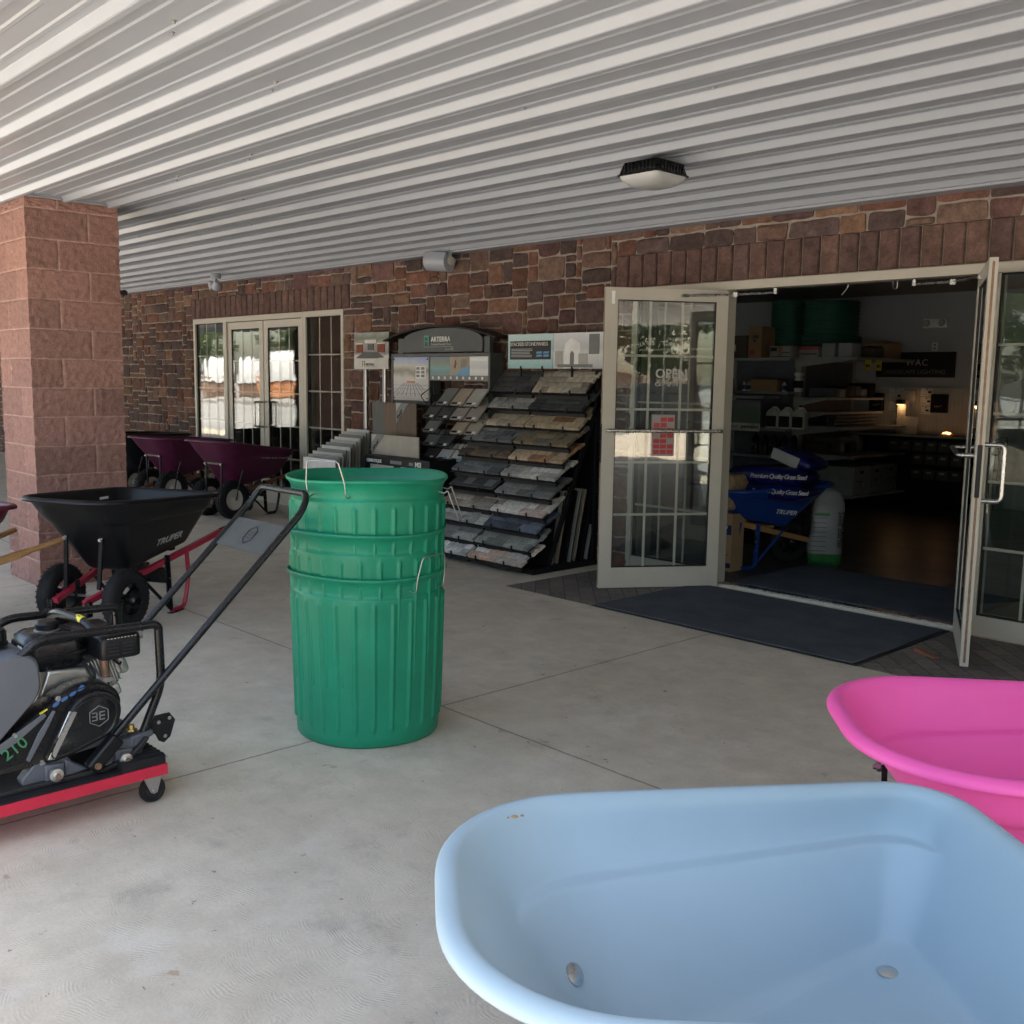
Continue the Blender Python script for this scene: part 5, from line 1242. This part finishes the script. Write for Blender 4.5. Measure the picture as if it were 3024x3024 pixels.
def carton(label, mt, x0, x1, y0, y1, z0, z1, tape=None, extra=None):
    t = thing('cardboard_box', label, 'box', ((x0 + x1) / 2, (y0 + y1) / 2, z0)); W(t).mat(mt).box(x0, x1, y0, y1, z0, z1).build('carton', t, bevel=.004)
    if tape: W(t).mat(tape).box((x0 + x1) / 2 - .03, (x0 + x1) / 2 + .03, y0 - .002, y1 + .002, z0 + .01, z1 + .002).build('tape', t, smooth=False)
    if extra:
        m = W(t)
        for mt2, a, b, c, d in extra: m.mat(mt2).box(x0 + (x1 - x0) * a, x0 + (x1 - x0) * b, y0 - .003, y0 - .0005, z0 + (z1 - z0) * c, z0 + (z1 - z0) * d)
        m.build('printed_label', t, smooth=False)
    return t
carton('tall brown carton on the top shelf of the end bay', 'cardboard', -7.55, -7.35, 11.37, 11.68, 1.85, 2.25, 'cardboard', [('dark_carton', .3, .75, .62, .72), ('dark_carton', .35, .6, .5, .6), ('red_label', .15, .5, .12, .25)])
carton('dark carton with a white label left of the tall brown carton', 'dark_carton', -7.82, -7.57, 11.38, 11.68, 1.85, 2.14, None, [('white_label', .1, .3, .3, .6)])
carton('white printed carton with brown tape on the top shelf', 'grey_carton', -7.23, -6.92, 11.37, 11.62, 1.85, 2.0, 'cardboard', [('ink', .05, .35, .55, .85), ('ink', .05, .95, .05, .12), ('ink', .6, .95, .4, .46)])
carton('low white and red carton beside the taped one', 'grey_carton', -6.90, -6.62, 11.52, 11.76, 1.86, 1.99, None, [('red_label', .0, 1, .7, .98), ('ink', .1, .9, .25, .35)])
carton('brown open carton on the second shelf of the end bay', 'cardboard', -7.48, -7.09, 11.36, 11.60, 1.425, 1.575, 'cardboard')
carton('brown carton at the far end of the top shelf', 'cardboard', -6.45, -6.15, 12.30, 12.75, 1.86, 2.06, None, [('dark_carton', .2, .9, .2, .8)])
carton('dark carton lying on the top shelf of the shelving run', 'dark_carton', -6.50, -6.15, 12.0, 12.28, 1.86, 1.99)
for i, (y0, y1) in enumerate(((11.6, 12.0), (12.01, 12.38), (12.39, 12.75))):
    t = carton(['nearest pale grey carton with a hand hole on the bottom shelf', 'middle pale grey carton on the bottom shelf', 'farthest pale grey carton on the bottom shelf'][i], 'grey_carton', -6.66, -6.10, y0, y1, .167, .515)
    W(t).mat('ink').box(-6.1005, -6.097, (y0 + y1) / 2 - .04, (y0 + y1) / 2 + .04, .43, .465).box(-6.1005, -6.0985, y0 + .08, y1 - .12, .33, .336).prism([(y0 + .16, .33), (y0 + .17, .33), (y0 + .22, .24), (y0 + .21, .24)], -6.1005, -6.0985, 'X').build('printed_label', t, smooth=False)
for q, (x, y, r, z0, z1, lb) in enumerate(((-7.32, 11.95, .235, 1.86, 2.60, 'narrow dark green stack of planters on the top shelf'), (-7.02, 12.35, .43, 2.16, 2.60, 'wide dark green stack of baskets on the top shelf'), (-7.02, 12.35, .47, 1.86, 2.155, 'wide green ring stack under the green baskets'))):
    m = MB().mat('deep_green'); prof = [(r * .96, 0)]; n_ = int((z1 - z0) / .045)
    for i in range(n_): z = (z1 - z0) * i / n_; prof += [(r * .97, z + .008), (r, z + .018), (r, z + .034), (r * .965, z + .040)]
    prof += [(r * .96, z1 - z0), (r * .85, z1 - z0), (0, z1 - z0)]
    o = m.lathe(prof, (0, 0, 0), 'Z', 30).build('planter_stack', ang=30); o.location = (x, y, z0); tag(o, lb, 'planters')
for i in range(2):
    o = MB().mat('shelf_metal').box(-.09, .09, -.12, .12, 0, .17).build('storage_bin', bevel=.008); o.location = (-6.50 + i * .22, 11.66, 1.86); tag(o, ['grey bin next to the red and white carton', 'grey bin at the front corner of the top shelf'][i], 'bin')
def jug(x, y, z, s_, label, group, col_='bag_blue'):
    t = thing('jug', label, 'jug', (x, y, z), 0, group)
    m = MB().mat('white_plastic'); rings = []
    for k, zz in ((1, 0), (1.02, .01), (1.02, .17), (.92, .20), (.55, .235), (.3, .245), (.3, .265)): rings.append([(p[0] * k * s_, p[1] * k * s_, zz * s_) for p in rrect(-.085, .085, -.06, .06, .025, 4)])
    m.loft(rings, cap0=True, cap1=True).tube(round_path([(-.02, 0, .25), (.05, 0, .262), (.085, 0, .20)], .02, 3), .012, 8).build('bottle', t)
    MB().mat(col_).box(-.07 * s_, .07 * s_, -.0635 * s_, -.061 * s_, .02 * s_, .15 * s_).build('printed_label', t, smooth=False)
    MB().mat('black_plastic').lathe([(.022, .262 * s_), (.022, .285 * s_), (0, .285 * s_)], (-.0, 0, 0), 'Z', 12).build('cap', t); return t
j0 = jug(-7.17, 11.45, .957, 1.05, 'white jug with a dark label on the end bay, left of three', 'white jugs on the end bay shelf', 'ink')
dup(j0, (-6.98, 11.45, .957), 0, 'white jug with a dark label on the end bay, middle of three'); dup(j0, (-6.79, 11.45, .957), 0, 'white jug with a dark label on the end bay, right of three')
for i in range(9):
    x = -7.62 + i * .075
    if -7.5 < x < -7.08: 
        continue
    o = MB().mat('white_plastic').lathe([(0, 0), (.028, 0), (.028, .09), (.014, .105), (.014, .12), (0, .12)], seg=12).mat('blue_label').lathe([(.0285, .02), (.0285, .075)], seg=12).build('small_bottle'); o.location = (x, 11.42, 1.425)
    tag(o, 'small white bottle with a blue label on the second shelf of the end bay', 'bottle', 'small bottles on the end bay shelf')
t = thing('canister', 'tall white canister at the right end of the second shelf', 'canister', (-6.83, 11.44, 1.425)); MB().mat('white_plastic').lathe([(0, 0), (.055, 0), (.055, .17), (.045, .18), (.045, .20), (.06, .20), (.06, .24), (0, .24)], seg=20).build('body', t); MB().mat('ink').lathe([(.056, .05), (.056, .14)], seg=20).build('label_band', t)
for i in range(5):
    o = MB().mat('black_paint').lathe([(0, 0), (.048, 0), (.048, .20), (.03, .24), (.012, .25), (.012, .27), (0, .27)], seg=16).build('black_bottle'); o.location = (-7.42 + i * .14, 11.45, .612); tag(o, f'glossy black bottle on the fourth shelf of the end bay, {["first", "second", "third", "fourth", "fifth"][i]} from the left', 'bottle', 'black bottles on the end bay shelf')
PS = thing('sign_board', 'green garden edging sign with white strip hanging at the end bay', 'sign', (-7.55, 11.30, .91)); MB().mat('pic_green').box(-.275, .275, -.004, .004, .10, .39).build('picture', PS, smooth=False); MB().mat('white_label').box(-.275, .275, -.006, .003, 0, .10).build('name_strip', PS, smooth=False)
text('lettering', 'permaloc', .070, (-.005, -.008, .035), (1, 0, 0), (0, 0, 1), 'ink', PS, bold=.001); text('lettering', 'www.permaloc.com', .022, (-.24, -.008, .05), (1, 0, 0), (0, 0, 1), 'ink', PS)
t = thing('display_board', 'tall red banner hanging at the left of the end bay', 'banner', (-7.92, 11.36, 1.95)); MB().mat('red_label').box(-.12, .10, -.004, .004, 0, .50).build('cloth', t, smooth=False); MB().mat('ink').box(-.11, .09, -.006, -.0045, .02, .06).build('print', t, smooth=False)
t = thing('backpack_blower', 'dark red backpack sprayer on the shelf behind the open door', 'sprayer', (-7.78, 11.2, 1.36)); MB().mat('burgundy').lathe([(0, 0), (.12, 0), (.14, .08), (.13, .22), (.08, .30), (0, .32)], seg=18).build('tank', t); MB().mat('rubber').tube(round_path([(-.06, 0, .30), (-.06, 0, .42), (.04, 0, .42), (.05, 0, .30)], .04, 4), .015, 8).build('carry_handle', t)
W0 = MB().mat('shelf_metal').box(-.42, .42, -.18, .18, -.035, 0).build('wall_shelf', bevel=.003); W0.location = (-7.45, 11.16, 1.37); tag(W0, 'thin grey shelf jutting out below the brown open carton', 'shelf')
for k, (z, y0, y1, n_) in enumerate(((1.39, 11.75, 12.9, 7), (.685, 11.75, 12.8, 8))):
    for i in range(n_):
        y = y0 + (y1 - y0) * i / n_; dx = random.uniform(-.05, .03); h = random.uniform(.10, .20)
        o = MB().mat(['shelf_back', 'dark_carton', 'rack_black', 'shelf_metal'][(i * 3 + k) % 4]).box(-.16, .16, 0, (y1 - y0) / n_ - .02, 0, h).build('goods_pack', bevel=.01); o.location = (-6.68 + dx, y, z - .027 + .001)
        tag(o, f'dark pack of goods, {ORD[i]} from the front on the {["upper", "lower"][k]} middle shelf'.replace('topmost', 'first'), 'package', 'packs on the shelving run')
for i in range(9):
    o = MB().mat('rack_black').mat('shelf_back').cyl((0, 0, 0), (0, 1.1, 0), .020, 10).build('edging_bundle'); o.location = (-6.55 + (i % 3) * .05, 11.7, 1.03 + (i // 3) * .045); tag(o, f'long black edging strip, {["bottom", "middle", "top"][i // 3]} layer of the bundle, {["left", "centre", "right"][i % 3]} one', 'edging', 'bundled strips on the shelving run')
for i in range(2):
    t = thing('price_card', ['yellow price card hanging under the top shelf, nearer one', 'yellow price card hanging under the top shelf, farther one'][i], 'price card', (-6.07, 11.66 + i * .27, 1.70)); MB().mat('yellow_label').box(-.002, .002, 0, .15, 0, .13).build('card', t, smooth=False); text('lettering', 'SALE', .05, (.0035, .015, .04), (0, 1, 0), (0, 0, 1), 'ink', t, bold=.001)
# landscape lighting wall
WS = thing('wall_sign', 'black sign with thin white letters for landscape lighting on the back wall', 'sign', (-6.16, 13.19, 1.635)); MB().mat('black_matte').box(-.53, .53, -.02, .02, 0, .33).build('board', WS, bevel=.002)
text('lettering', 'WAC', .118, (-.12, -.023, .155), (1, 0, 0), (0, 0, 1), 'silver_ink', WS, space=1.15); text('lettering', 'LANDSCAPE LIGHTING', .080, (-.43, -.023, .045), (1, 0, 0), (0, 0, 1), 'grey_ink', WS, space=1.03)
t = thing('emergency_light', 'pale two lamp emergency light high on the back wall', 'emergency light', (-5.915, 13.20, 2.275)); MB().mat('white_plastic').box(-.155, .155, -.05, .01, 0, .12).build('case', t, bevel=.008)
for s_ in (-1, 1): MB().mat('lens_white').lathe([(.04, -.055), (.045, -.075), (.035, -.095), (0, -.09)], (s_ * .10, 0, .06), 'Y', 16).build('lamp_head', t)
t = thing('wall_outlet', 'small white cover plate on the wall above the black sign', 'outlet', (-5.92, 13.215, 1.98)); MB().mat('white_plastic').box(-.04, .04, -.008, .004, 0, .11).build('plate', t, bevel=.002); MB().mat('grey_ink').box(-.012, .012, -.0095, -.008, .02, .045).box(-.012, .012, -.0095, -.008, .065, .09).build('sockets', t, smooth=False)
PG = thing('pegboard', 'cream pegboard panel above the lighting counter', 'pegboard', (-6.15, 13.20, .93)); m = MB().mat('peg_white').box(-.62, .75, -.012, .012, 0, .57); m.build('panel', PG, smooth=False)
m = MB().mat('dark_carton')
for i in range(26):
    for j in range(21): m.box(-.60 + i * .052, -.594 + i * .052, -.0135, -.012, .02 + j * .026, .026 + j * .026)
m.build('holes', PG, smooth=False)['kind'] = 'stuff'
for i, (x0, x1, z0, z1) in enumerate(((-6.49, -6.30, 1.335, 1.487), (-6.485, -6.31, 1.19, 1.313), (-6.052, -5.889, 1.392, 1.494), (-6.048, -5.894, 1.271, 1.372), (-6.031, -5.908, 1.153, 1.249), (-6.42, -6.31, 1.06, 1.16))):
    t = thing('spec_card', ['upper left white card on the pegboard', 'lower left white card on the pegboard', 'top right white card on the pegboard', 'middle right white card on the pegboard', 'bottom right white card lit warmly on the pegboard', 'small white card low on the left of the pegboard'][i], 'card', ((x0 + x1) / 2, 13.18, z0)); W(t).mat('white_label').box(x0, x1, 13.178, 13.184, z0, z1).build('card', t, smooth=False)
    W(t).mat('ink').box(x1 - .06, x1 - .025, 13.165, 13.1775, z0 + .04, z0 + .065).box((x0 + x1) / 2 - .005, (x0 + x1) / 2 + .005, 13.165, 13.1775, z1 - .015, z1 - .002).box(x0 + .01, x1 - .08, 13.1765, 13.1775, z0 + .02, z0 + .023).build('sample', t, smooth=False)
for i, (x0, x1) in enumerate(((-5.878, -5.677), (-6.728, -6.549))):
    t = thing('display_box', ['black boxed lamp right of the white cards', 'black boxed lamp left of the white cards'][i], 'box', ((x0 + x1) / 2, 13.12, 1.18)); W(t).mat('rack_black').box(x0, x1, 13.10, 13.186, 1.18, 1.42).build('carton', t, bevel=.003); W(t).mat('grey_ink').box(x0 + .05, x0 + .12, 13.097, 13.0995, 1.25, 1.27).box(x0 + .13, x0 + .15, 13.097, 13.0995, 1.26, 1.28).build('printed_label', t, smooth=False)
CT = thing('counter', 'dark counter with drawers of small parts under the lighting display', 'counter', (-5.8, 12.85, 0)); m = W(CT).mat('rack_black').box(-6.75, -4.9, 12.62, 13.18, .86, .90).box(-6.75, -4.9, 12.90, 13.18, 0, .86); m.build('body', CT, bevel=.003); W(CT).mat('shelf_metal').box(-6.76, -4.89, 12.60, 12.62, .875, .90).build('edge_trim', CT, smooth=False)
for z in (.70, .53, .34): W(CT).mat('rack_black').box(-6.3, -4.9, 12.66, 12.90, z - .02, z).build('shelf', CT, smooth=False)
for r_, z in enumerate((.70, .53, .34)):
    for i in range(7 if r_ == 0 else 5):
        x = -6.15 + i * .167 + (.33 if r_ else 0)
        o = MB().mat('dark_carton').box(-.075, .075, 0, .2, 0, .13).mat('grey_carton').box(-.035, .03, -.002, 0, .07, .10).build('parts_bin', bevel=.002); o.location = (x, 12.69, z); tag(o, f'dark parts bin in the {["top", "middle", "bottom"][r_]} row under the lighting counter, {ORD[i]} from the left'.replace('topmost', 'first'), 'parts bin', 'parts bins under the counter')
PL_ = thing('lamp_post_display', 'pale display column with a small lit bollard lamp in front of the pegboard', 'lamp', (-6.22, 13.05, .90)); m = MB().mat('peg_white').box(-.07, .05, -.02, .08, 0, .42).box(-.07, .12, .06, .12, .42, .56); m.build('column', PL_, bevel=.003)
MB().mat('black_plastic').box(-.055, .035, -.10, -.02, .38, .44).build('lamp_shade', PL_, bevel=.004); MB().mat('lamp_glow').box(-.045, .025, -.095, -.03, .374, .3795).build('lamp_lens', PL_, smooth=False)
pl1 = bpy.data.lights.new('bollard_light', 'POINT'); pl1.energy = .07; pl1.color = (1, .56, .27); pl1.shadow_soft_size = .02; q = bpy.data.objects.new('bollard_light', pl1); COL.objects.link(q); q.parent = PL_; q.location = (-.01, -.075, .36)
pl2 = bpy.data.lights.new('pegboard_light', 'POINT'); pl2.energy = .018; pl2.color = (1, .55, .25); pl2.shadow_soft_size = .03; q = bpy.data.objects.new('pegboard_light', pl2); COL.objects.link(q); q.parent = PL_; q.location = (.17, -.02, .44)
t = thing('brochure_holder', 'pale sheet of printed paper leaning beside the display column', 'brochure', (-6.07, 12.95, .90)); MB().mat('paper').prism([(0, 0), (.01, 0), (.06, .22), (.05, .22)], -.10, .10, 'X').build('sheet', t, smooth=False); MB().mat('grey_ink').prism([(.045, .195), (.046, .195), (.0475, .202), (.0465, .202)], -.06, .05, 'X').build('print', t, smooth=False)
FP = thing('ember_bowl', 'small heap of glowing copper coloured chips lit from within on the counter', 'lamp', (-5.50, 12.78, .90)); rnd = random.Random(3); m = MB().mat('terracotta')
for i in range(70):
    a = rnd.random() * 6.28; r = rnd.random() ** .6 * .10; z = .012 + .045 * max(0, 1 - r / .10) * rnd.random(); m.cbox((r * cos(a), r * sin(a), z), (.03, .014, .008), Matrix.Rotation(rnd.random() * 3, 3, 'Z') @ Matrix.Rotation(rnd.random() - .5, 3, 'X'))
m.build('chips', FP, smooth=False)['kind'] = 'stuff'
MB().mat('lamp_glow').lathe([(0, .055), (.045, .045), (.06, .02)], seg=16).build('glow_core', FP)
pl3 = bpy.data.lights.new('ember_light', 'POINT'); pl3.energy = .06; pl3.color = (1, .45, .22); pl3.shadow_soft_size = .03; q = bpy.data.objects.new('ember_light', pl3); COL.objects.link(q); q.parent = FP; q.location = (0, -.05, .12)
# inside the entrance
wI, trI, _, _ = wheelbarrow('royal blue tray wheelbarrow loaded with grass seed bags just inside the shop', 'royal_blue', (-4.56, 7.60), (-.42, -.91), frame='wood', single=True, zN=.70, zR=.665, color2='royal_blue', r=.19)
brand(trI, 'TRUPER', .30, .72, .062, .70, .665, side=1, shear=.0, mat_='white_label')
def bag(name, label, loc, dims, rz, mt, cat='bag', tilt=0, group=None, stripe=None, rx=0):
    t = thing(name, label, cat, loc, rz, group); m = MB(); L_, D_, H_ = dims; m.mat(mt); rings = []; n = 24
    m.X = Matrix.Rotation(tilt, 4, 'Y') @ Matrix.Rotation(rx, 4, 'X')
    for k in range(13):
        u = -1 + k / 6; a = max(0.03, (1 - abs(u) ** 5)) ** .5; ring = []
        for j in range(n):
            an = 2 * pi * j / n; y = D_ / 2 * abs(cos(an)) ** .55 * (1 if cos(an) > 0 else -1) * (.90 + .1 * a); z = H_ / 2 * a * abs(sin(an)) ** .8 * (1 if sin(an) > 0 else -1)
            ring.append((L_ / 2 * u, y + .008 * noise.noise((u * 4, an * 2, loc[0])), H_ / 2 + z + .014 * noise.noise((u * 5, an * 1.5, loc[1] * 3))))
        rings.append(ring)
    m.loft(rings, cap0=True, cap1=True); b = m.build('sack', t, ang=80, sub=1); return t
GS = 'grass seed bags in the blue wheelbarrow'
b1 = bag('seed_bag', 'lower dark blue grass seed bag lying in the blue wheelbarrow', (-4.50, 7.24, .58), (.70, .42, .15), radians(4), 'bag_blue', group=GS)
b2 = bag('seed_bag', 'upper dark blue grass seed bag lying on top of the lower one', (-4.52, 7.24, .70), (.70, .42, .16), radians(4), 'bag_blue', group=GS)
b3 = bag('seed_bag', 'blue and white seed bag standing on end at the nose of the barrow', (-4.36, 7.36, .86), (.38, .34, .12), radians(2), 'bag_blue', tilt=radians(18), group=GS)
for b_, z in ((b1, .085), (b2, .085)): text('lettering', 'Premium Quality Grass Seed', .052, (-.08, -.224, z - .02), (1, 0, .03), (0, -.1, 1), 'silver_ink', b_, bold=.0004, shear=.3, space=.82)
m = MB(); m.X = Matrix.Rotation(radians(18), 4, 'Y'); m.mat('bag_white').box(-.17, .08, -.176, -.168, .01, .10); m.build('white_panel', b3, bevel=.003)
t = thing('straw_bale', 'plastic wrapped tan straw bale beside the seed bags', 'bale', (-4.76, 6.96, .50), radians(4)); MB().mat('straw').box(-.16, .14, -.16, .22, 0, .29).build('straw', t, bevel=.04, seg=4)
t = thing('cardboard_box', 'tall printed straw tackifier carton standing by the door jamb', 'box', (-4.72, 6.90, .003)); MB().mat('cardboard').box(-.12, .11, -.07, .10, 0, .47).build('carton', t, bevel=.004)
MB().mat('bag_blue').box(-.11, .105, -.0725, -.0705, .30, .38).box(-.11, .105, -.0725, -.0705, .03, .07).mat('red_label').box(-.11, .04, -.074, -.0725, .20, .28).mat('ink').box(-.11, .08, -.0725, -.0705, .13, .135).box(-.11, .06, -.0725, -.0705, .11, .115).build('printed_label', t, smooth=False)
text('lettering', 'STRAW', .042, (-.07, -.0745, .345), (1, 0, 0), (0, 0, 1), 'white_label', t, bold=.001); text('lettering', 'with Tackifier', .026, (-.08, -.0745, .312), (1, 0, 0), (0, 0, 1), 'white_label', t)
SB = thing('seed_bag', 'upright white Seed Starter bag with a green bottom standing on the dark floor', 'bag', (-4.335, 7.80, .003), radians(38))
m = MB(); rings = []
for k in range(15):
    u = k / 14; z = .66 * u; hx_2 = .145 * (1 if u < .75 else 1 - .50 * (u - .75) / .25) * (.94 + .06 * sin(u * 9)); hy_2 = .085 * (1 - .80 * max(0, u - .55) / .45) * (1 - .15 * (u < .05)); ring = []
    for j in range(28):
        a = 2 * pi * j / 28; c_, s_ = cos(a), sin(a)
        ring.append((hx_2 * abs(c_) ** .6 * (1 if c_ > 0 else -1) + .03 * u * u + .006 * noise.noise((a, u * 9, 1)), hy_2 * abs(s_) ** .7 * (1 if s_ > 0 else -1) + .008 * noise.noise((a * 2, u * 8, 4)), z + (-.05 * (c_) if u > .93 else 0)))
    rings.append(ring)
m.mat('bag_green').loft(rings[:3], cap0=True); m.mat('bag_white').loft(rings[2:], cap1=True); m.build('sack', SB, ang=80)
text('lettering', 'Seed Starter', .062, (.09, -.105, .46), (.0, .0, -1), (1, 0, 0), 'ink', SB, bold=.001)
m = MB().mat('ink')
for i in range(9): m.box(-.13, -.0, -.096, -.094, .12 + i * .04, .124 + i * .04)
m.mat('bag_green').box(-.12, .02, -.0965, -.0945, .42, .445); m.build('printed_label', SB, smooth=False)
o = MB().mat('zinc').tube(round_path([(0, 0, 0), (.02, 0, -.04), (-.01, 0, -.08), (-.03, 0, -.10)], .02, 3), .004, 6).build('ceiling_hook'); o.location = (-3.62, 6.62, 2.24); tag(o, 'left bent wire hook hanging inside above the open doorway', 'hook')
o = MB().mat('zinc').tube(round_path([(0, 0, 0), (0, 0, -.09), (.03, 0, -.09), (.03, 0, 0)], .02, 3), .004, 6).build('ceiling_hook'); o.location = (-3.28, 6.62, 2.25); tag(o, 'right U shaped wire hook hanging inside above the open doorway', 'hook')

# ================================================================== ACROSS THE LOT (seen in the glass)
def pallet_stack(label, x, y, w_, h, mt, wrap, rz=0, group='stone pallets across the lot'):
    t = thing('stone_pallet', label, 'pallet of stone', (x, y, -.12), rz, group); rnd = random.Random(int(x * 7)); m = MB().mat('bark').box(-w_ / 2, w_ / 2, -1, 1, .0, .12); m.build('pallet', t, smooth=False)
    m = MB().mat(mt); z = .12; 
    while z < .12 + h - .1:
        hh = rnd.uniform(.22, .36); a = -w_ / 2
        while a < w_ / 2 - .1:
            b = min(w_ / 2, a + rnd.uniform(.4, .9)); m.box(a + .01, b - .01, -1 + rnd.uniform(-.04, .04), 1 + rnd.uniform(-.04, .04), z + .01, z + hh - .01); a = b
        z += hh
    m.build('stones', t, bevel=.02)
    if wrap:
        m = MB().mat('shrink_wrap'); nx = 14; ny = 8; ids = []
        for j in range(ny + 1):
            row = []
            for i in range(nx + 1):
                u, v = i / nx * 2 - 1, j / ny * 2 - 1; hgt = wrap * (1 - abs(u) ** 3) ** .5 * (1 - abs(v) ** 4) ** .4 if abs(u) < 1 and abs(v) < 1 else 0
                row.append(m._v((u * (w_ / 2 + .06), v * 1.08, z + hgt - (.35 if hgt == 0 else 0) + .05 * noise.noise((u * 1.2, v * 1.2, x)))))
            ids.append(row)
        for j in range(ny):
            for i in range(nx): m._f((ids[j][i], ids[j][i + 1], ids[j + 1][i + 1], ids[j + 1][i]))
        m.build('wrap', t, ang=80)
    return t
RZ = radians(-62)
pallet_stack('brown stone stack under a white cover, farthest left', -75.0, -23.6, 2.0, 1.5, 'umber', 1.5, RZ)
pallet_stack('brown stone stack under a white cover, second from left', -73.6, -25.4, 2.0, 1.5, 'umber', 1.5, RZ)
pallet_stack('brown stone stack under a white cover, third from left', -71.9, -27.2, 2.0, 1.45, 'umber', 1.6, RZ)
pallet_stack('orange stone stack under a tall domed white cover', -66.6, -27.4, 4.2, 1.65, 'terracotta', 1.8, RZ)
pallet_stack('dark stone stack without a cover by the road, to the right', 22, -2.6, 6, 1.3, 'charcoal', 0, radians(80))
pallet_stack('grey brown stone stack without a cover, beyond the dark one', 27, -6.5, 6, 1.7, 'umber', 0, radians(80))
for i, (x, y, wd, h, mt) in enumerate(((-14, -19, 3, 1.2, 'umber'), (-9, -21, 3.5, 1.6, 'terracotta'), (-3.5, -20, 3, 1.0, 'umber'), (3, -22, 4, 1.5, 'umber'))):
    pallet_stack(['brown stone pallet by the gravel, leftmost', 'orange stone pallet by the gravel, second', 'low brown stone pallet by the gravel, third', 'brown stone pallet by the gravel, rightmost'][i], x, y, wd, h, mt, 0)
tag(MB().mat('kerb').box(-78, -40, -18.3, -18.0, -.12, .05).build('kerb', smooth=False), kind='structure')
TK = thing('pickup_truck', 'white pickup truck parked in the sunny lot', 'truck', (-37.4, -13.6, -.12), radians(35))
m = MB().mat('car_white').prism([(-2.7, .5), (2.7, .5), (2.75, .95), (2.6, 1.15), (1.35, 1.25), (.75, 1.85), (-.75, 1.88), (-.95, 1.3), (-2.7, 1.28)], -.95, .95, 'Y'); m.build('body', TK, bevel=.06, seg=3)
m = MB().mat('dark_glass').prism([(1.25, 1.27), (.72, 1.78), (-.68, 1.80), (-.85, 1.3)], -.958, .958, 'Y'); m.build('window', TK, smooth=False)
for x in (-1.75, 1.75):
    for y in (-.88, .88): MB().mat('rubber').lathe([(0, -.12), (.22, -.12), (.36, -.12), (.38, -.1), (.38, .1), (.36, .12), (.22, .12), (0, .12)], (x, y, .38), 'Y', 24).build('wheel', TK)
for y in (-.7, .7): MB().mat('lens_white').box(2.68, 2.76, y - .2, y + .2, .78, .98).build('headlight', TK, bevel=.01)
MB().mat('black_plastic').box(2.70, 2.77, -.48, .48, .65, 1.0).build('grille', TK); MB().mat('zinc').box(2.72, 2.86, -.95, .95, .42, .6).build('bumper', TK, bevel=.02)
FN = thing('fence', 'dark metal rail fence beyond the gravel yard', 'fence', (-6, -31, -.12)); m = MB().mat('charcoal')
for z in (.3, 1.2): m.box(-22, 22, -.02, .02, z, z + .05)
for i in range(148): m.box(-22 + i * .3, -21.97 + i * .3, -.012, .012, .0, 1.3)
m.build('railing', FN, smooth=False)
def tree(kind, seed, H, R, label):
    rnd = random.Random(seed); t = thing('tree', label, 'tree', (0, 0, -.15), 0, 'trees beyond the lot')
    m = MB().mat('bark'); m.tube([(0, 0, 0), (.1, .05, H * .3), (.0, .1, H * .6), (.1, 0, H * .85)], [.28, .22, .14, .05], 9)
    for i in range(9):
        a = rnd.random() * 6.28; z = H * rnd.uniform(.3, .7); m.tube([(0, 0, z), (cos(a) * R * .4, sin(a) * R * .4, z + H * .1), (cos(a) * R * .75, sin(a) * R * .75, z + H * .14)], [.10, .06, .02], 6)
    m.build('trunk', t)
    m = MB().mat('foliage'); cl = []
    for i in range(46):
        a = rnd.random() * 6.28; zz = rnd.random(); rr = R * (sin(pi * min(1, zz * .9 + .12)) ** .6) * rnd.uniform(.3, 1); cl.append((cos(a) * rr, sin(a) * rr, H * (.22 + .78 * zz), rnd.uniform(.5, 1.15) * R * .27))
    for cx, cy, cz, cr in cl:
        k = rnd.uniform(.6, 1.5); base = rnd.choice([(.050, .085, .022), (.065, .11, .028), (.04, .075, .025), (.09, .13, .035)]); m.col = tuple(q * k for q in base)
        for j in range(85):
            d = Vector((rnd.gauss(0, 1), rnd.gauss(0, 1), rnd.gauss(0, .8))).normalized() * cr * rnd.uniform(.5, 1.1); p = Vector((cx, cy, cz)) + d
            u = Vector((rnd.gauss(0, 1), rnd.gauss(0, 1), rnd.gauss(0, .6))).normalized() * .17; v = u.cross(Vector((rnd.gauss(0, 1), rnd.gauss(0, 1), 1))).normalized() * .12
            m.face([p - u, p - v, p + u, p + v])
    m.build('crown', t, smooth=False); return t
T1 = tree('a', 1, 11, 3.6, 'tall broad green tree beyond the lot'); T1.location = (-92, -46, -.15)
T2 = tree('b', 5, 8.5, 3.0, 'shorter bushy green tree beyond the lot'); T2.location = (-84, -50, -.15)
rnd = random.Random(9)
spots = [(x + rnd.uniform(-1.5, 1.5), -44 + rnd.uniform(-5, 3)) for x in range(-66, 36, 6)]
spots += [(-122 + 6.2 * i + rnd.uniform(-1, 1), -24 - 5.2 * i + rnd.uniform(-2, 2)) for i in range(9)]
spots += [(44 + rnd.uniform(-3, 5), y) for y in range(-38, 22, 6)]
for i, (x, y) in enumerate(spots):
    d_ = dup(T1 if rnd.random() < .6 else T2, (x, y, -.15), rnd.random() * 6, 'green tree in the row around the lot, seen only in the glass'); z = rnd.uniform(.95, 1.35); d_.scale = (z, z, z)
